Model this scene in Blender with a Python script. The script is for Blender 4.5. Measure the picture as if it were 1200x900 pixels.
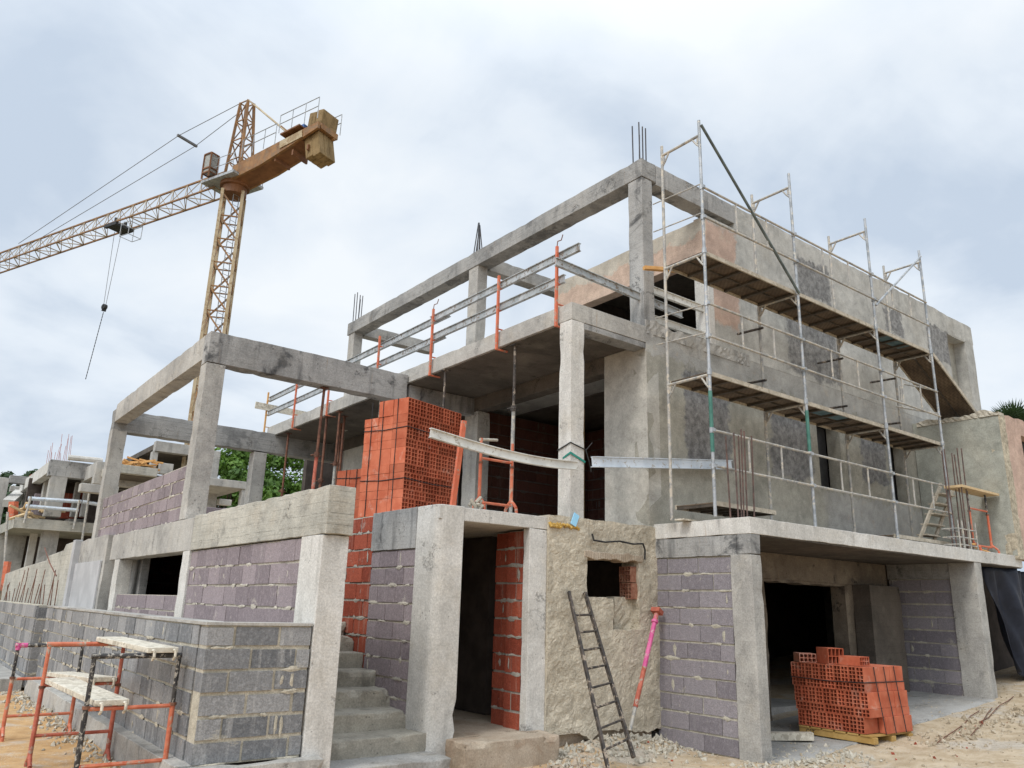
import bpy, bmesh, math, random
from mathutils import Vector, Matrix, Euler, noise

for o in list(bpy.data.objects):
    bpy.data.objects.remove(o, do_unlink=True)
scene = bpy.context.scene
COL = scene.collection
R = math.radians
rnd = random.Random(7)

# ------------------------------------------------------------------ camera
CAM = Vector((0, 0, 1.6))
yaw, pitch, roll = R(52.606), R(15.818), R(1.6736)
fw = Vector((math.cos(yaw)*math.cos(pitch), math.sin(yaw)*math.cos(pitch), math.sin(pitch)))
r0 = fw.cross(Vector((0, 0, 1))).normalized()
u0 = r0.cross(fw)
rt = math.cos(roll)*r0 + math.sin(roll)*u0
up = -math.sin(roll)*r0 + math.cos(roll)*u0
camd = bpy.data.cameras.new('camera')
cam = bpy.data.objects.new('camera', camd)
COL.objects.link(cam)
M = Matrix((rt, up, -fw)).transposed().to_4x4()
M.translation = CAM
cam.matrix_world = M
camd.sensor_width = 36
camd.lens = 920.5/1200*36
camd.clip_start = 0.05
camd.clip_end = 3000
scene.camera = cam
scene.render.resolution_x = 1024
scene.render.resolution_y = 768

# ------------------------------------------------------------------ world, sun, exposure
SUN_EL, SUN_AZ = R(48), R(198)        # azimuth measured from +X, counter-clockwise
sd = Vector((math.cos(SUN_EL)*math.cos(SUN_AZ), math.cos(SUN_EL)*math.sin(SUN_AZ), math.sin(SUN_EL)))
world = bpy.data.worlds.new('World')
scene.world = world
world.use_nodes = True
nt = world.node_tree
nt.nodes.clear()
def wn(t, **k):
    n = nt.nodes.new(t)
    for a, b in k.items():
        setattr(n, a, b)
    return n
def wmath(op, a, b=None, c=None, clamp=False):
    n = wn('ShaderNodeMath', operation=op, use_clamp=clamp)
    for i, v in enumerate((a, b, c)):
        if v is None: continue
        if isinstance(v, (int, float)): n.inputs[i].default_value = v
        else: nt.links.new(v, n.inputs[i])
    return n.outputs[0]
sky = wn('ShaderNodeTexSky', sky_type='NISHITA', sun_disc=False)
sky.sun_elevation = SUN_EL
sky.sun_rotation = math.pi/2 - SUN_AZ
sky.air_density = 1.0; sky.dust_density = 3.0
bg_sky = wn('ShaderNodeBackground'); bg_sky.inputs[1].default_value = 0.10
nt.links.new(sky.outputs[0], bg_sky.inputs[0])
tc = wn('ShaderNodeTexCoord')
sep = wn('ShaderNodeSeparateXYZ'); nt.links.new(tc.outputs['Generated'], sep.inputs[0])
X, Y, Z = sep.outputs
den = wmath('ADD', wmath('MAXIMUM', Z, 0.0), 0.35)
cmb = wn('ShaderNodeCombineXYZ')
nt.links.new(wmath('DIVIDE', X, den), cmb.inputs[0]); nt.links.new(wmath('DIVIDE', Y, den), cmb.inputs[1])
def wnoise(scale, det, rough, dist=0.0, off=(0, 0, 0)):
    mp = wn('ShaderNodeMapping'); mp.inputs['Location'].default_value = off
    nt.links.new(cmb.outputs[0], mp.inputs[0])
    n = wn('ShaderNodeTexNoise'); nt.links.new(mp.outputs[0], n.inputs['Vector'])
    n.inputs['Scale'].default_value = scale; n.inputs['Detail'].default_value = det
    n.inputs['Roughness'].default_value = rough; n.inputs['Distortion'].default_value = dist
    return n.outputs['Fac']
n1 = wnoise(1.3, 7, 0.52, 0.3, (3.1, 1.7, 0))
n2 = wnoise(3.2, 7, 0.52, 0.4, (0.4, 5.2, 0))
mixn = wmath('ADD', wmath('MULTIPLY', n1, 0.68), wmath('MULTIPLY', n2, 0.32))
ramp = wn('ShaderNodeValToRGB')
nt.links.new(mixn, ramp.inputs[0])
cr = ramp.color_ramp
cr.elements[0].position = 0.40; cr.elements[0].color = (0.565, 0.655, 0.775, 1)
cr.elements[1].position = 0.60; cr.elements[1].color = (0.90, 0.945, 0.985, 1)
e = cr.elements.new(0.50); e.color = (0.78, 0.85, 0.93, 1)
# an overcast sky is brightest overhead
mr = wn('ShaderNodeMapRange', interpolation_type='SMOOTHSTEP')
nt.links.new(Z, mr.inputs[0])
mr.inputs[1].default_value = 0.55; mr.inputs[2].default_value = 1.0
mr.inputs[3].default_value = 1.0; mr.inputs[4].default_value = 1.7
# and brighter round the hidden sun
dot = wn('ShaderNodeVectorMath', operation='DOT_PRODUCT')
nt.links.new(tc.outputs['Generated'], dot.inputs[0]); dot.inputs[1].default_value = sd
glow = wmath('MULTIPLY', wmath('POWER', wmath('MAXIMUM', dot.outputs['Value'], 0.0), 2.5), 1.15)
stren = wmath('ADD', mr.outputs[0], glow)
bg_c = wn('ShaderNodeBackground')
nt.links.new(ramp.outputs[0], bg_c.inputs[0]); nt.links.new(stren, bg_c.inputs[1])
mixs = wn('ShaderNodeMixShader'); mixs.inputs[0].default_value = 0.93
nt.links.new(bg_sky.outputs[0], mixs.inputs[1]); nt.links.new(bg_c.outputs[0], mixs.inputs[2])
outw = wn('ShaderNodeOutputWorld'); nt.links.new(mixs.outputs[0], outw.inputs[0])

sl = bpy.data.lights.new('sun', 'SUN')
sl.energy = 1.5; sl.angle = R(14); sl.color = (1.0, 0.955, 0.89)
so = bpy.data.objects.new('sun', sl); COL.objects.link(so)
so.rotation_euler = (-sd).to_track_quat('-Z', 'Y').to_euler()
so.location = (0, 0, 40)
vs = scene.view_settings
vs.view_transform = 'Standard'; vs.look = 'None'; vs.exposure = 0.10; vs.gamma = 1.0
vs.use_curve_mapping = False

# ------------------------------------------------------------------ materials
def newmat(name):
    m = bpy.data.materials.new(name); m.use_nodes = True
    t = m.node_tree; t.nodes.clear()
    out = t.nodes.new('ShaderNodeOutputMaterial'); b = t.nodes.new('ShaderNodeBsdfPrincipled')
    t.links.new(b.outputs[0], out.inputs[0])
    return m, t, b
class NT:
    def __init__(s, t): s.t = t; s.geo = None
    def n(s, ty, **k):
        x = s.t.nodes.new(ty)
        for a, b in k.items(): setattr(x, a, b)
        return x
    def l(s, a, b): s.t.links.new(a, b)
    def pos(s):
        if s.geo is None: s.geo = s.n('ShaderNodeNewGeometry')
        return s.geo.outputs['Position']
    def m(s, op, a, b=None, c=None, clamp=False):
        x = s.n('ShaderNodeMath', operation=op, use_clamp=clamp)
        for i, v in enumerate((a, b, c)):
            if v is None: continue
            if isinstance(v, (int, float)): x.inputs[i].default_value = v
            else: s.l(v, x.inputs[i])
        return x.outputs[0]
    def noise(s, scale, det=6, rough=0.55, dist=0, stretch=None, off=None, vec=None):
        v = vec or s.pos()
        if stretch or off:
            mp = s.n('ShaderNodeMapping'); s.l(v, mp.inputs[0])
            if stretch: mp.inputs['Scale'].default_value = stretch
            if off: mp.inputs['Location'].default_value = off
            v = mp.outputs[0]
        x = s.n('ShaderNodeTexNoise'); s.l(v, x.inputs['Vector'])
        x.inputs['Scale'].default_value = scale; x.inputs['Detail'].default_value = det
        x.inputs['Roughness'].default_value = rough; x.inputs['Distortion'].default_value = dist
        return x.outputs['Fac']
    def voro(s, scale, feature='F1', rnd_=1.0):
        x = s.n('ShaderNodeTexVoronoi', feature=feature); s.l(s.pos(), x.inputs['Vector'])
        x.inputs['Scale'].default_value = scale; x.inputs['Randomness'].default_value = rnd_
        return x.outputs['Distance']
    def rng(s, v, a, b, c=0.0, d=1.0, smooth=True):
        x = s.n('ShaderNodeMapRange', interpolation_type='SMOOTHSTEP' if smooth else 'LINEAR')
        s.l(v, x.inputs[0])
        for i, q in enumerate((a, b, c, d)): x.inputs[i+1].default_value = q
        return x.outputs[0]
    def mix(s, f, a, b, mode='MIX'):
        x = s.n('ShaderNodeMix', data_type='RGBA', blend_type=mode)
        if isinstance(f, (int, float)): x.inputs[0].default_value = f
        else: s.l(f, x.inputs[0])
        for i, v in ((6, a), (7, b)):
            if isinstance(v, tuple): x.inputs[i].default_value = (v[0], v[1], v[2], 1)
            else: s.l(v, x.inputs[i])
        return x.outputs[2]
    def bump(s, h, strength=0.4, dist=0.02, normal=None):
        x = s.n('ShaderNodeBump'); x.inputs['Strength'].default_value = strength; x.inputs['Distance'].default_value = dist
        s.l(h, x.inputs['Height'])
        if normal: s.l(normal, x.inputs['Normal'])
        return x.outputs[0]
    def attr(s, name):
        x = s.n('ShaderNodeAttribute'); x.attribute_name = name
        return x.outputs['Fac']

def concrete(name, light, dark, stain=(0.10, 0.10, 0.10), stain_amt=0.5, streak=0.5, board=0.0, pits=0.6, bump=0.35, big=0.9, off=(0, 0, 0), warm=0.25):
    mt, t, b = newmat(name); s = NT(t)
    a = s.noise(big, 8, 0.6, 0.3, off=off)
    f = s.noise(9, 8, 0.65, off=off)
    st = s.noise(3.0, 6, 0.6, 0.2, stretch=(1.6, 1.6, 0.16), off=off)
    c = s.mix(s.rng(a, 0.34, 0.66), dark, light)
    c = s.mix(s.m('MULTIPLY', s.rng(f, 0.40, 0.68), 0.25), c, tuple(min(1, x*1.15) for x in light))
    c = s.mix(s.m('MULTIPLY', s.rng(st, 0.52, 0.70), streak), c, stain)
    # patchy weather stains
    p = s.noise(1.7, 9, 0.7, 0.6, off=(off[0]+7, off[1]+3, off[2]+1))
    c = s.mix(s.m('MULTIPLY', s.rng(p, 0.54, 0.66), stain_amt), c, stain)
    # warm dust
    w = s.noise(2.3, 5, 0.6, off=(off[0]-4, 9, 2))
    c = s.mix(s.m('MULTIPLY', s.rng(w, 0.5, 0.72), warm), c, (0.42, 0.37, 0.29))
    ru = s.noise(4.2, 6, 0.65, 0.2, stretch=(3, 3, 0.2), off=(off[0]+11, 4, 2))
    c = s.mix(s.m('MULTIPLY', s.rng(ru, 0.64, 0.74), 0.4), c, (0.30, 0.19, 0.10))
    hl = s.m('MULTIPLY', s.rng(s.noise(2.1, 6, 0.65, 0.5, off=(off[0]+2, 17, 5)), 0.60, 0.66), s.rng(s.noise(38, 4, 0.7), 0.46, 0.54))
    c = s.mix(s.m('MULTIPLY', hl, 0.7), c, tuple(x*0.42 for x in dark))
    h = s.m('ADD', s.m('MULTIPLY', f, 0.5), s.m('MULTIPLY', s.noise(40, 4, 0.6), 0.3))
    h = s.m('SUBTRACT', h, s.m('MULTIPLY', hl, 0.6))
    if board:
        sp = s.n('ShaderNodeSeparateXYZ'); s.l(s.pos(), sp.inputs[0])
        zz = s.m('ADD', s.m('MULTIPLY', sp.outputs[2], 1/0.105), s.m('MULTIPLY', s.noise(1.2, 3), 0.35))
        fr = s.m('FRACT', zz)
        ln = s.m('LESS_THAN', fr, 0.07)
        wob = s.m('MULTIPLY', ln, s.rng(s.noise(6, 4), 0.40, 0.6))
        grain = s.noise(5, 5, 0.7, stretch=(0.5, 0.5, 12))
        c = s.mix(s.m('MULTIPLY', wob, 0.55*board), c, tuple(x*0.45 for x in dark))
        c = s.mix(s.m('MULTIPLY', s.rng(grain, 0.5, 0.72), 0.45*board), c, stain)
        h = s.m('SUBTRACT', s.m('ADD', h, s.m('MULTIPLY', grain, 0.5*board)), s.m('MULTIPLY', wob, 0.7*board))
    if pits:
        v = s.voro(16)
        pm = s.m('MULTIPLY', s.m('LESS_THAN', v, s.m('MULTIPLY', s.rng(s.noise(3, 3), 0.45, 0.75), 0.22)), pits)
        c = s.mix(pm, c, tuple(x*0.35 for x in dark))
        h = s.m('SUBTRACT', h, s.m('MULTIPLY', pm, 0.8))
    g = s.noise(55, 5, 0.75); g2 = s.noise(5.5, 8, 0.7, 0.5, off=(1, 6, 2))
    c = s.mix(1.0, c, s.mix(s.rng(g, 0.3, 0.7, 0, 1, False), (0.74, 0.74, 0.74), (1.24, 1.24, 1.24)), 'MULTIPLY')
    c = s.mix(1.0, c, s.mix(s.rng(g2, 0.32, 0.68, 0, 1, False), (0.89, 0.89, 0.89), (1.08, 1.08, 1.08)), 'MULTIPLY')
    s.l(c, b.inputs['Base Color']); b.inputs['Roughness'].default_value = 0.92
    b.inputs['Specular IOR Level'].default_value = 0.25
    s.l(s.bump(h, bump, 0.02), b.inputs['Normal'])
    return mt

def plaster(name, light, dark, patches=(), patch_col=(0.10, 0.10, 0.105), second=(), second_col=(0.5, 0.3, 0.22), bump=0.3, axis='x', soft=0.26, trowel=0.0, warm=0.15, clod=0.0):
    """render coat with ragged patches of other coats; patches are (a0,a1,z0,z1) along the wall"""
    mt, t, b = newmat(name); s = NT(t)
    a = s.noise(0.8, 8, 0.62, 0.4); f = s.noise(7, 8, 0.65); d = s.noise(2.6, 9, 0.7, 0.8, off=(4, 1, 7))
    c = s.mix(s.rng(a, 0.35, 0.65), dark, light)
    c = s.mix(s.m('MULTIPLY', s.rng(f, 0.42, 0.66), 0.35), c, tuple(min(1, x*1.2) for x in light))
    c = s.mix(s.m('MULTIPLY', s.rng(d, 0.54, 0.68), 0.35), c, tuple(x*0.62 for x in dark))
    w = s.noise(1.3, 5, 0.6, off=(14, 9, 2))
    c = s.mix(s.m('MULTIPLY', s.rng(w, 0.5, 0.7), warm), c, (0.42, 0.36, 0.27))
    st = s.noise(3.0, 5, 0.6, 0.1, stretch=(1.4, 1.4, 0.14))
    c = s.mix(s.m('MULTIPLY', s.rng(st, 0.55, 0.72), 0.25), c, tuple(x*0.6 for x in dark))
    sp = s.n('ShaderNodeSeparateXYZ'); s.l(s.pos(), sp.inputs[0])
    A = sp.outputs[0 if axis == 'x' else 1]; Zc = sp.outputs[2]
    wob1 = s.m('MULTIPLY', s.m('SUBTRACT', s.noise(3.5, 9, 0.72), 0.5), soft*2.4)
    wob2 = s.m('MULTIPLY', s.m('SUBTRACT', s.noise(3.5, 9, 0.72, off=(3, 8, 5)), 0.5), soft*2.4)
    Aw = s.m('ADD', A, wob1); Zw = s.m('ADD', Zc, wob2)
    def rects(lst):
        tot = None
        for (a0, a1, z0, z1) in lst:
            da = s.m('DIVIDE', s.m('ABSOLUTE', s.m('SUBTRACT', Aw, (a0+a1)/2)), (a1-a0)/2)
            dz = s.m('DIVIDE', s.m('ABSOLUTE', s.m('SUBTRACT', Zw, (z0+z1)/2)), (z1-z0)/2)
            m_ = s.rng(s.m('MAXIMUM', da, dz), 0.88, 1.04, 1.0, 0.0)
            tot = m_ if tot is None else s.m('MAXIMUM', tot, m_)
        return tot
    h = s.m('ADD', s.m('MULTIPLY', f, 0.6), s.m('MULTIPLY', s.noise(35, 4, 0.6), 0.3))
    if trowel:
        wv = s.n('ShaderNodeTexWave', wave_type='RINGS'); s.l(s.pos(), wv.inputs['Vector'])
        wv.inputs['Scale'].default_value = 1.6; wv.inputs['Distortion'].default_value = 9
        wv.inputs['Detail'].default_value = 2; wv.inputs['Detail Scale'].default_value = 0.6
        h = s.m('ADD', h, s.m('MULTIPLY', wv.outputs['Fac'], trowel))
    if clod:
        k1 = s.rng(s.noise(9, 7, 0.6, 1.6), 0.36, 0.64); k2 = s.rng(s.noise(30, 6, 0.65, 0.8, off=(2, 2, 2)), 0.45, 0.62)
        h = s.m('ADD', h, s.m('ADD', s.m('MULTIPLY', k1, 0.9), s.m('MULTIPLY', k2, 0.35)))
        c = s.mix(s.m('MULTIPLY', s.m('SUBTRACT', 1.0, k1), 0.25), c, dark)
    rough = s.m('ADD', s.m('MULTIPLY', s.noise(14, 9, 0.75), 1.6), s.m('MULTIPLY', s.noise(50, 4, 0.7), 0.8))
    if second:
        m2 = rects(second)
        pc = s.mix(s.rng(s.noise(2, 6), 0.35, 0.65), second_col, tuple(x*0.82 for x in second_col))
        pc = s.mix(s.m('MULTIPLY', s.rng(s.noise(5, 8, 0.7), 0.56, 0.66), 0.5), pc, (0.45, 0.38, 0.30))
        c = s.mix(m2, c, pc)
    if patches:
        m1 = rects(patches)
        pc = s.mix(s.rng(s.noise(11, 9, 0.75), 0.32, 0.68), tuple(x*0.6 for x in patch_col), tuple(x*1.4 for x in patch_col))
        c = s.mix(m1, c, pc)
        h = s.m('ADD', h, s.m('MULTIPLY', m1, s.m('SUBTRACT', rough, 0.9)))
    g = s.noise(50, 5, 0.75); g2 = s.noise(4.5, 8, 0.7, 0.5, off=(1, 6, 2))
    c = s.mix(1.0, c, s.mix(s.rng(g, 0.3, 0.7, 0, 1, False), (0.78, 0.78, 0.78), (1.2, 1.2, 1.2)), 'MULTIPLY')
    c = s.mix(1.0, c, s.mix(s.rng(g2, 0.32, 0.68, 0, 1, False), (0.80, 0.80, 0.80), (1.15, 1.15, 1.15)), 'MULTIPLY')
    s.l(c, b.inputs['Base Color']); b.inputs['Roughness'].default_value = 0.94
    b.inputs['Specular IOR Level'].default_value = 0.2
    s.l(s.bump(h, bump, 0.02), b.inputs['Normal'])
    return mt

def blockmat(name, col, col2, wash=(0.45, 0.45, 0.44), wash_amt=0.4, mortar=(0.40, 0.37, 0.31), smear=0.3, bump=0.5):
    """masonry: attribute 'tint' varies each unit, tint<0 is mortar"""
    mt, t, b = newmat(name); s = NT(t)
    tint = s.attr('tint')
    c = s.mix(s.m('MAXIMUM', tint, 0.0), col, col2)
    f = s.noise(22, 8, 0.7)
    c = s.mix(s.m('MULTIPLY', s.rng(f, 0.45, 0.7), 0.35), c, tuple(min(1, x*1.5) for x in col2))
    st = s.noise(4.5, 7, 0.65, 0.2, stretch=(2.2, 2.2, 0.22))
    c = s.mix(s.m('MULTIPLY', s.rng(st, 0.53, 0.68), wash_amt), c, wash)
    p = s.noise(3.2, 9, 0.72, 0.8, off=(2, 5, 1))
    c = s.mix(s.m('MULTIPLY', s.rng(p, 0.60, 0.66), smear), c, mortar)
    mc = s.mix(s.rng(s.noise(10, 8, 0.7), 0.35, 0.65), tuple(x*0.72 for x in mortar), mortar)
    c = s.mix(s.m('LESS_THAN', tint, -0.5), c, mc)
    s.l(c, b.inputs['Base Color']); b.inputs['Roughness'].default_value = 0.93
    b.inputs['Specular IOR Level'].default_value = 0.2
    g = s.noise(70, 4, 0.75)
    c = s.mix(1.0, c, s.mix(s.rng(g, 0.3, 0.7, 0, 1, False), (0.66, 0.66, 0.66), (1.3, 1.3, 1.3)), 'MULTIPLY'); s.l(c, b.inputs['Base Color'])
    h = s.m('ADD', s.m('MULTIPLY', s.noise(45, 5, 0.7), 0.6), s.m('MULTIPLY', f, 0.5))
    s.l(s.bump(h, bump, 0.02), b.inputs['Normal'])
    return mt

def simple(name, c1, c2, scale=6, rough=0.7, metal=0.0, bump=0.15, stretch=None, chips=None, chip_amt=0.6, chip_scale=14, local=False):
    mt, t, b = newmat(name); s = NT(t)
    if local:
        tcn = s.n('ShaderNodeTexCoord'); s.geo = s.n('ShaderNodeVectorMath', operation='ADD')
        s.l(tcn.outputs['Object'], s.geo.inputs[0])
        s.pos = lambda: s.geo.outputs[0]
    f = s.noise(scale, 7, 0.62, stretch=stretch)
    c = s.mix(s.rng(f, 0.36, 0.64), c1, c2)
    if chips:
        k = s.noise(chip_scale, 8, 0.7, 0.3, off=(3, 3, 8))
        lo = 0.62 - 0.22*chip_amt
        km = s.rng(k, lo, lo+0.05)
        c = s.mix(km, c, chips)
    s.l(c, b.inputs['Base Color']); b.inputs['Roughness'].default_value = rough
    b.inputs['Metallic'].default_value = metal
    b.inputs['Specular IOR Level'].default_value = 0.35
    if bump: s.l(s.bump(s.noise(scale*5, 5, 0.65), bump, 0.01), b.inputs['Normal'])
    return mt

M = {}
M['conc'] = concrete('cast_concrete', (0.435, 0.42, 0.385), (0.30, 0.29, 0.27), stain=(0.14, 0.137, 0.13), stain_amt=0.42, streak=0.4, bump=0.4, board=0.22)
M['conc_white'] = concrete('pale_concrete', (0.60, 0.585, 0.55), (0.48, 0.465, 0.43), stain=(0.32, 0.31, 0.285), stain_amt=0.18, streak=0.5, bump=0.4, warm=0.3, board=0.12)
M['conc_board'] = concrete('board_marked_concrete', (0.33, 0.325, 0.31), (0.21, 0.21, 0.205), stain=(0.085, 0.087, 0.088), stain_amt=0.55, streak=0.35, board=1.0, bump=0.55, warm=0.12)
M['conc_dark'] = concrete('stained_concrete', (0.37, 0.365, 0.35), (0.20, 0.20, 0.195), stain=(0.05, 0.052, 0.055), stain_amt=0.85, streak=0.6, board=0.35, bump=0.5, warm=0.08, big=0.6)
M['conc_shade'] = concrete('shaded_concrete', (0.13, 0.11, 0.09), (0.075, 0.065, 0.054), stain=(0.06, 0.052, 0.045), stain_amt=0.6, streak=0.2, bump=0.4, warm=0.12, board=0.5)  # brown formwork tone, darkened so undersides and interiors carry shade in colour
M['conc_yellow'] = concrete('sandy_board_concrete', (0.47, 0.45, 0.39), (0.33, 0.32, 0.28), stain=(0.17, 0.165, 0.15), stain_amt=0.45, streak=0.25, board=0.9, bump=0.6, warm=0.35)
M['floor_conc'] = concrete('floor_concrete', (0.36, 0.35, 0.33), (0.24, 0.235, 0.22), stain=(0.17, 0.155, 0.13), stain_amt=0.5, streak=0, bump=0.3)
M['stairs'] = concrete('stair_concrete', (0.38, 0.35, 0.29), (0.24, 0.22, 0.18), stain=(0.12, 0.11, 0.09), stain_amt=0.6, streak=0.5, bump=0.45)
M['dusty'] = concrete('dusty_concrete', (0.44, 0.37, 0.29), (0.30, 0.235, 0.17), stain=(0.26, 0.17, 0.11), stain_amt=0.5, streak=0.1, bump=0.5, warm=0.5)
M['dusty_shade'] = concrete('shaded_rough_concrete', (0.20, 0.165, 0.125), (0.11, 0.09, 0.07), stain=(0.05, 0.042, 0.035), stain_amt=0.7, streak=0.3, bump=0.8)  # dusty concrete darkened to paint in the shade of the garage recess
M['plaster_low'] = plaster('grey_render_lower', (0.345, 0.33, 0.28), (0.25, 0.24, 0.205), patch_col=(0.19, 0.187, 0.183), trowel=0.12,
    patches=[(8.75, 9.85, 3.65, 5.15), (10.85, 12.0, 3.72, 4.95), (13.65, 14.55, 3.95, 4.85)], second=[(12.3, 16.6, 2.6, 3.66), (6.0, 21.0, 5.14, 6.0)], second_col=(0.40, 0.392, 0.365))
M['plaster_up'] = plaster('grey_render_upper', (0.45, 0.44, 0.405), (0.33, 0.325, 0.30), patch_col=(0.21, 0.207, 0.20),
    patches=[(12.0, 13.1, 7.15, 7.95), (11.5, 13.2, 5.6, 6.85), (15.05, 15.85, 7.2, 7.75), (16.9, 18.0, 7.0, 7.85)],
    second=[(9.2, 10.22, 5.95, 7.8)], second_col=(0.485, 0.355, 0.285))
M['plaster_side'] = plaster('grey_render_side', (0.46, 0.445, 0.40), (0.36, 0.345, 0.31), axis='y', trowel=0.25)
M['plaster_annex'] = plaster('green_grey_render', (0.35, 0.355, 0.31), (0.26, 0.265, 0.23), axis='y')
M['pink'] = plaster('pink_plaster', (0.52, 0.395, 0.315), (0.44, 0.33, 0.265), second=[(6, 30, 7.52, 7.95)], second_col=(0.50, 0.46, 0.39), axis='y', soft=0.25)
M['pink_wall'] = plaster('pink_washed_plaster', (0.50, 0.36, 0.29), (0.42, 0.30, 0.24), patches=[(15.6, 15.98, 2.5, 6)], patch_col=(0.42, 0.37, 0.28), soft=0.1)
M['rough_tan'] = plaster('rough_tan_render', (0.60, 0.54, 0.43), (0.47, 0.42, 0.33), bump=0.6, warm=0.3, clod=1.0)
M['purple'] = blockmat('purple_block', (0.185, 0.155, 0.165), (0.285, 0.24, 0.25), wash=(0.36, 0.325, 0.325), wash_amt=0.3, mortar=(0.52, 0.48, 0.405), smear=0.45)
M['purple_dark'] = blockmat('grey_purple_block', (0.17, 0.155, 0.17), (0.25, 0.23, 0.245), wash=(0.33, 0.315, 0.315), wash_amt=0.2, mortar=(0.47, 0.44, 0.36), smear=0.45)
M['grey_block'] = blockmat('grey_block', (0.135, 0.14, 0.147), (0.285, 0.285, 0.285), wash=(0.44, 0.435, 0.42), wash_amt=0.5, mortar=(0.50, 0.46, 0.37), smear=0.5)
M['red_brick'] = blockmat('red_brick', (0.22, 0.048, 0.028), (0.36, 0.088, 0.05), wash=(0.42, 0.27, 0.21), wash_amt=0.45, mortar=(0.42, 0.39, 0.34), smear=0.35)
M['brick_shade'] = blockmat('shaded_brick', (0.075, 0.032, 0.024), (0.115, 0.048, 0.035), wash=(0.15, 0.11, 0.09), wash_amt=0.5, mortar=(0.13, 0.11, 0.095), smear=0.5)  # red brick darkened: the dim rooms' shade is put into its colour
M['clay'] = simple('hollow_clay', (0.385, 0.088, 0.04), (0.48, 0.135, 0.068), scale=4, rough=0.9, bump=0.3)
def vary(m, lo, hi):
    t = m.node_tree; q = NT(t); b = [n for n in t.nodes if n.type == 'BSDF_PRINCIPLED'][0]
    src = b.inputs['Base Color'].links[0].from_socket
    oi = q.n('ShaderNodeObjectInfo'); r_ = q.mix(oi.outputs['Random'], (lo, lo, lo), (hi, hi*1.05, hi*1.1))
    dust = q.mix(q.m('MULTIPLY', q.rng(q.noise(3.5, 8, 0.7, 0.5, off=(1, 1, 1)), 0.56, 0.68), 0.45), src, (0.52, 0.33, 0.25))
    q.l(q.mix(1.0, dust, r_, 'MULTIPLY'), b.inputs['Base Color'])
vary(M['clay'], 0.80, 1.22)
M['clay_dirty'] = simple('dirty_clay', (0.20, 0.075, 0.045), (0.33, 0.17, 0.11), scale=16, rough=0.95, bump=0.4)
M['clay_pale'] = simple('dusty_clay', (0.55, 0.20, 0.12), (0.62, 0.34, 0.26), scale=9, rough=0.9, bump=0.3)
M['galv'] = simple('galvanised_steel', (0.24, 0.26, 0.275), (0.40, 0.42, 0.44), scale=7, rough=0.5, metal=0.35, bump=0.08, chips=(0.50, 0.47, 0.41), chip_amt=0.3)
M['galv_dirty'] = simple('mortar_splashed_steel', (0.27, 0.27, 0.26), (0.44, 0.42, 0.38), scale=9, rough=0.65, metal=0.2, bump=0.2, chips=(0.50, 0.45, 0.37), chip_amt=0.45)
M['dark_galv'] = simple('dark_galvanised', (0.075, 0.095, 0.095), (0.13, 0.16, 0.155), scale=5, rough=0.5, metal=0.3)
M['green_steel'] = simple('green_paint', (0.035, 0.13, 0.10), (0.07, 0.19, 0.155), scale=9, rough=0.5)
M['deck_edge'] = simple('plank_edge', (0.36, 0.32, 0.25), (0.47, 0.42, 0.34), scale=7, rough=0.8, chips=(0.30, 0.26, 0.2), chip_amt=0.4)
def plymat():
    mt, t, b = newmat('perforated_deck'); q = NT(t)
    f = q.noise(3, 7, 0.65); c = q.mix(q.rng(f, 0.36, 0.64), (0.085, 0.058, 0.036), (0.16, 0.115, 0.075))
    ck = q.n('ShaderNodeTexChecker'); q.l(q.pos(), ck.inputs['Vector']); ck.inputs['Scale'].default_value = 26
    c = q.mix(q.m('MULTIPLY', ck.outputs['Fac'], 0.45), c, (0.03, 0.022, 0.016))
    q.l(c, b.inputs['Base Color']); b.inputs['Roughness'].default_value = 0.8
    return mt
M['ply'] = plymat()
M['ply_frame'] = simple('deck_frame', (0.045, 0.038, 0.03), (0.085, 0.07, 0.055), scale=8, rough=0.7)
M['orange'] = simple('orange_paint', (0.45, 0.11, 0.055), (0.56, 0.18, 0.10), scale=9, rough=0.55, chips=(0.40, 0.30, 0.23), chip_amt=0.28, chip_scale=9, bump=0.15)
M['orange_clean'] = simple('bright_orange_paint', (0.50, 0.115, 0.055), (0.60, 0.17, 0.09), scale=7, rough=0.6, chips=(0.36, 0.24, 0.18), chip_amt=0.32)
M['red_rust'] = simple('rust_red_paint', (0.33, 0.08, 0.05), (0.48, 0.14, 0.09), scale=9, rough=0.65, chips=(0.36, 0.27, 0.22), chip_amt=0.25, chip_scale=9)
M['black_spl'] = simple('black_paint_splashed', (0.02, 0.02, 0.022), (0.06, 0.055, 0.05), scale=9, rough=0.5, chips=(0.36, 0.33, 0.28), chip_amt=0.42, chip_scale=24)
M['magenta'] = simple('magenta_paint', (0.50, 0.07, 0.22), (0.60, 0.13, 0.29), scale=8, rough=0.5, chips=(0.5, 0.4, 0.36), chip_amt=0.35)
M['rust'] = simple('rusty_steel', (0.10, 0.045, 0.03), (0.20, 0.09, 0.055), scale=10, rough=0.8, bump=0.3)
M['rebar'] = simple('rebar_steel', (0.07, 0.05, 0.045), (0.14, 0.085, 0.07), scale=12, rough=0.75)
M['rebar_blue'] = simple('dark_rebar', (0.05, 0.055, 0.065), (0.09, 0.085, 0.085), scale=12, rough=0.7)
M['dark_metal'] = simple('dark_iron', (0.03, 0.028, 0.027), (0.08, 0.065, 0.055), scale=11, rough=0.7, chips=(0.28, 0.23, 0.18), chip_amt=0.35)
M['whitebeam'] = simple('white_painted_steel', (0.52, 0.52, 0.49), (0.64, 0.64, 0.60), scale=5, rough=0.5, bump=0.05, chips=(0.36, 0.33, 0.28), chip_amt=0.25)
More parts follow.
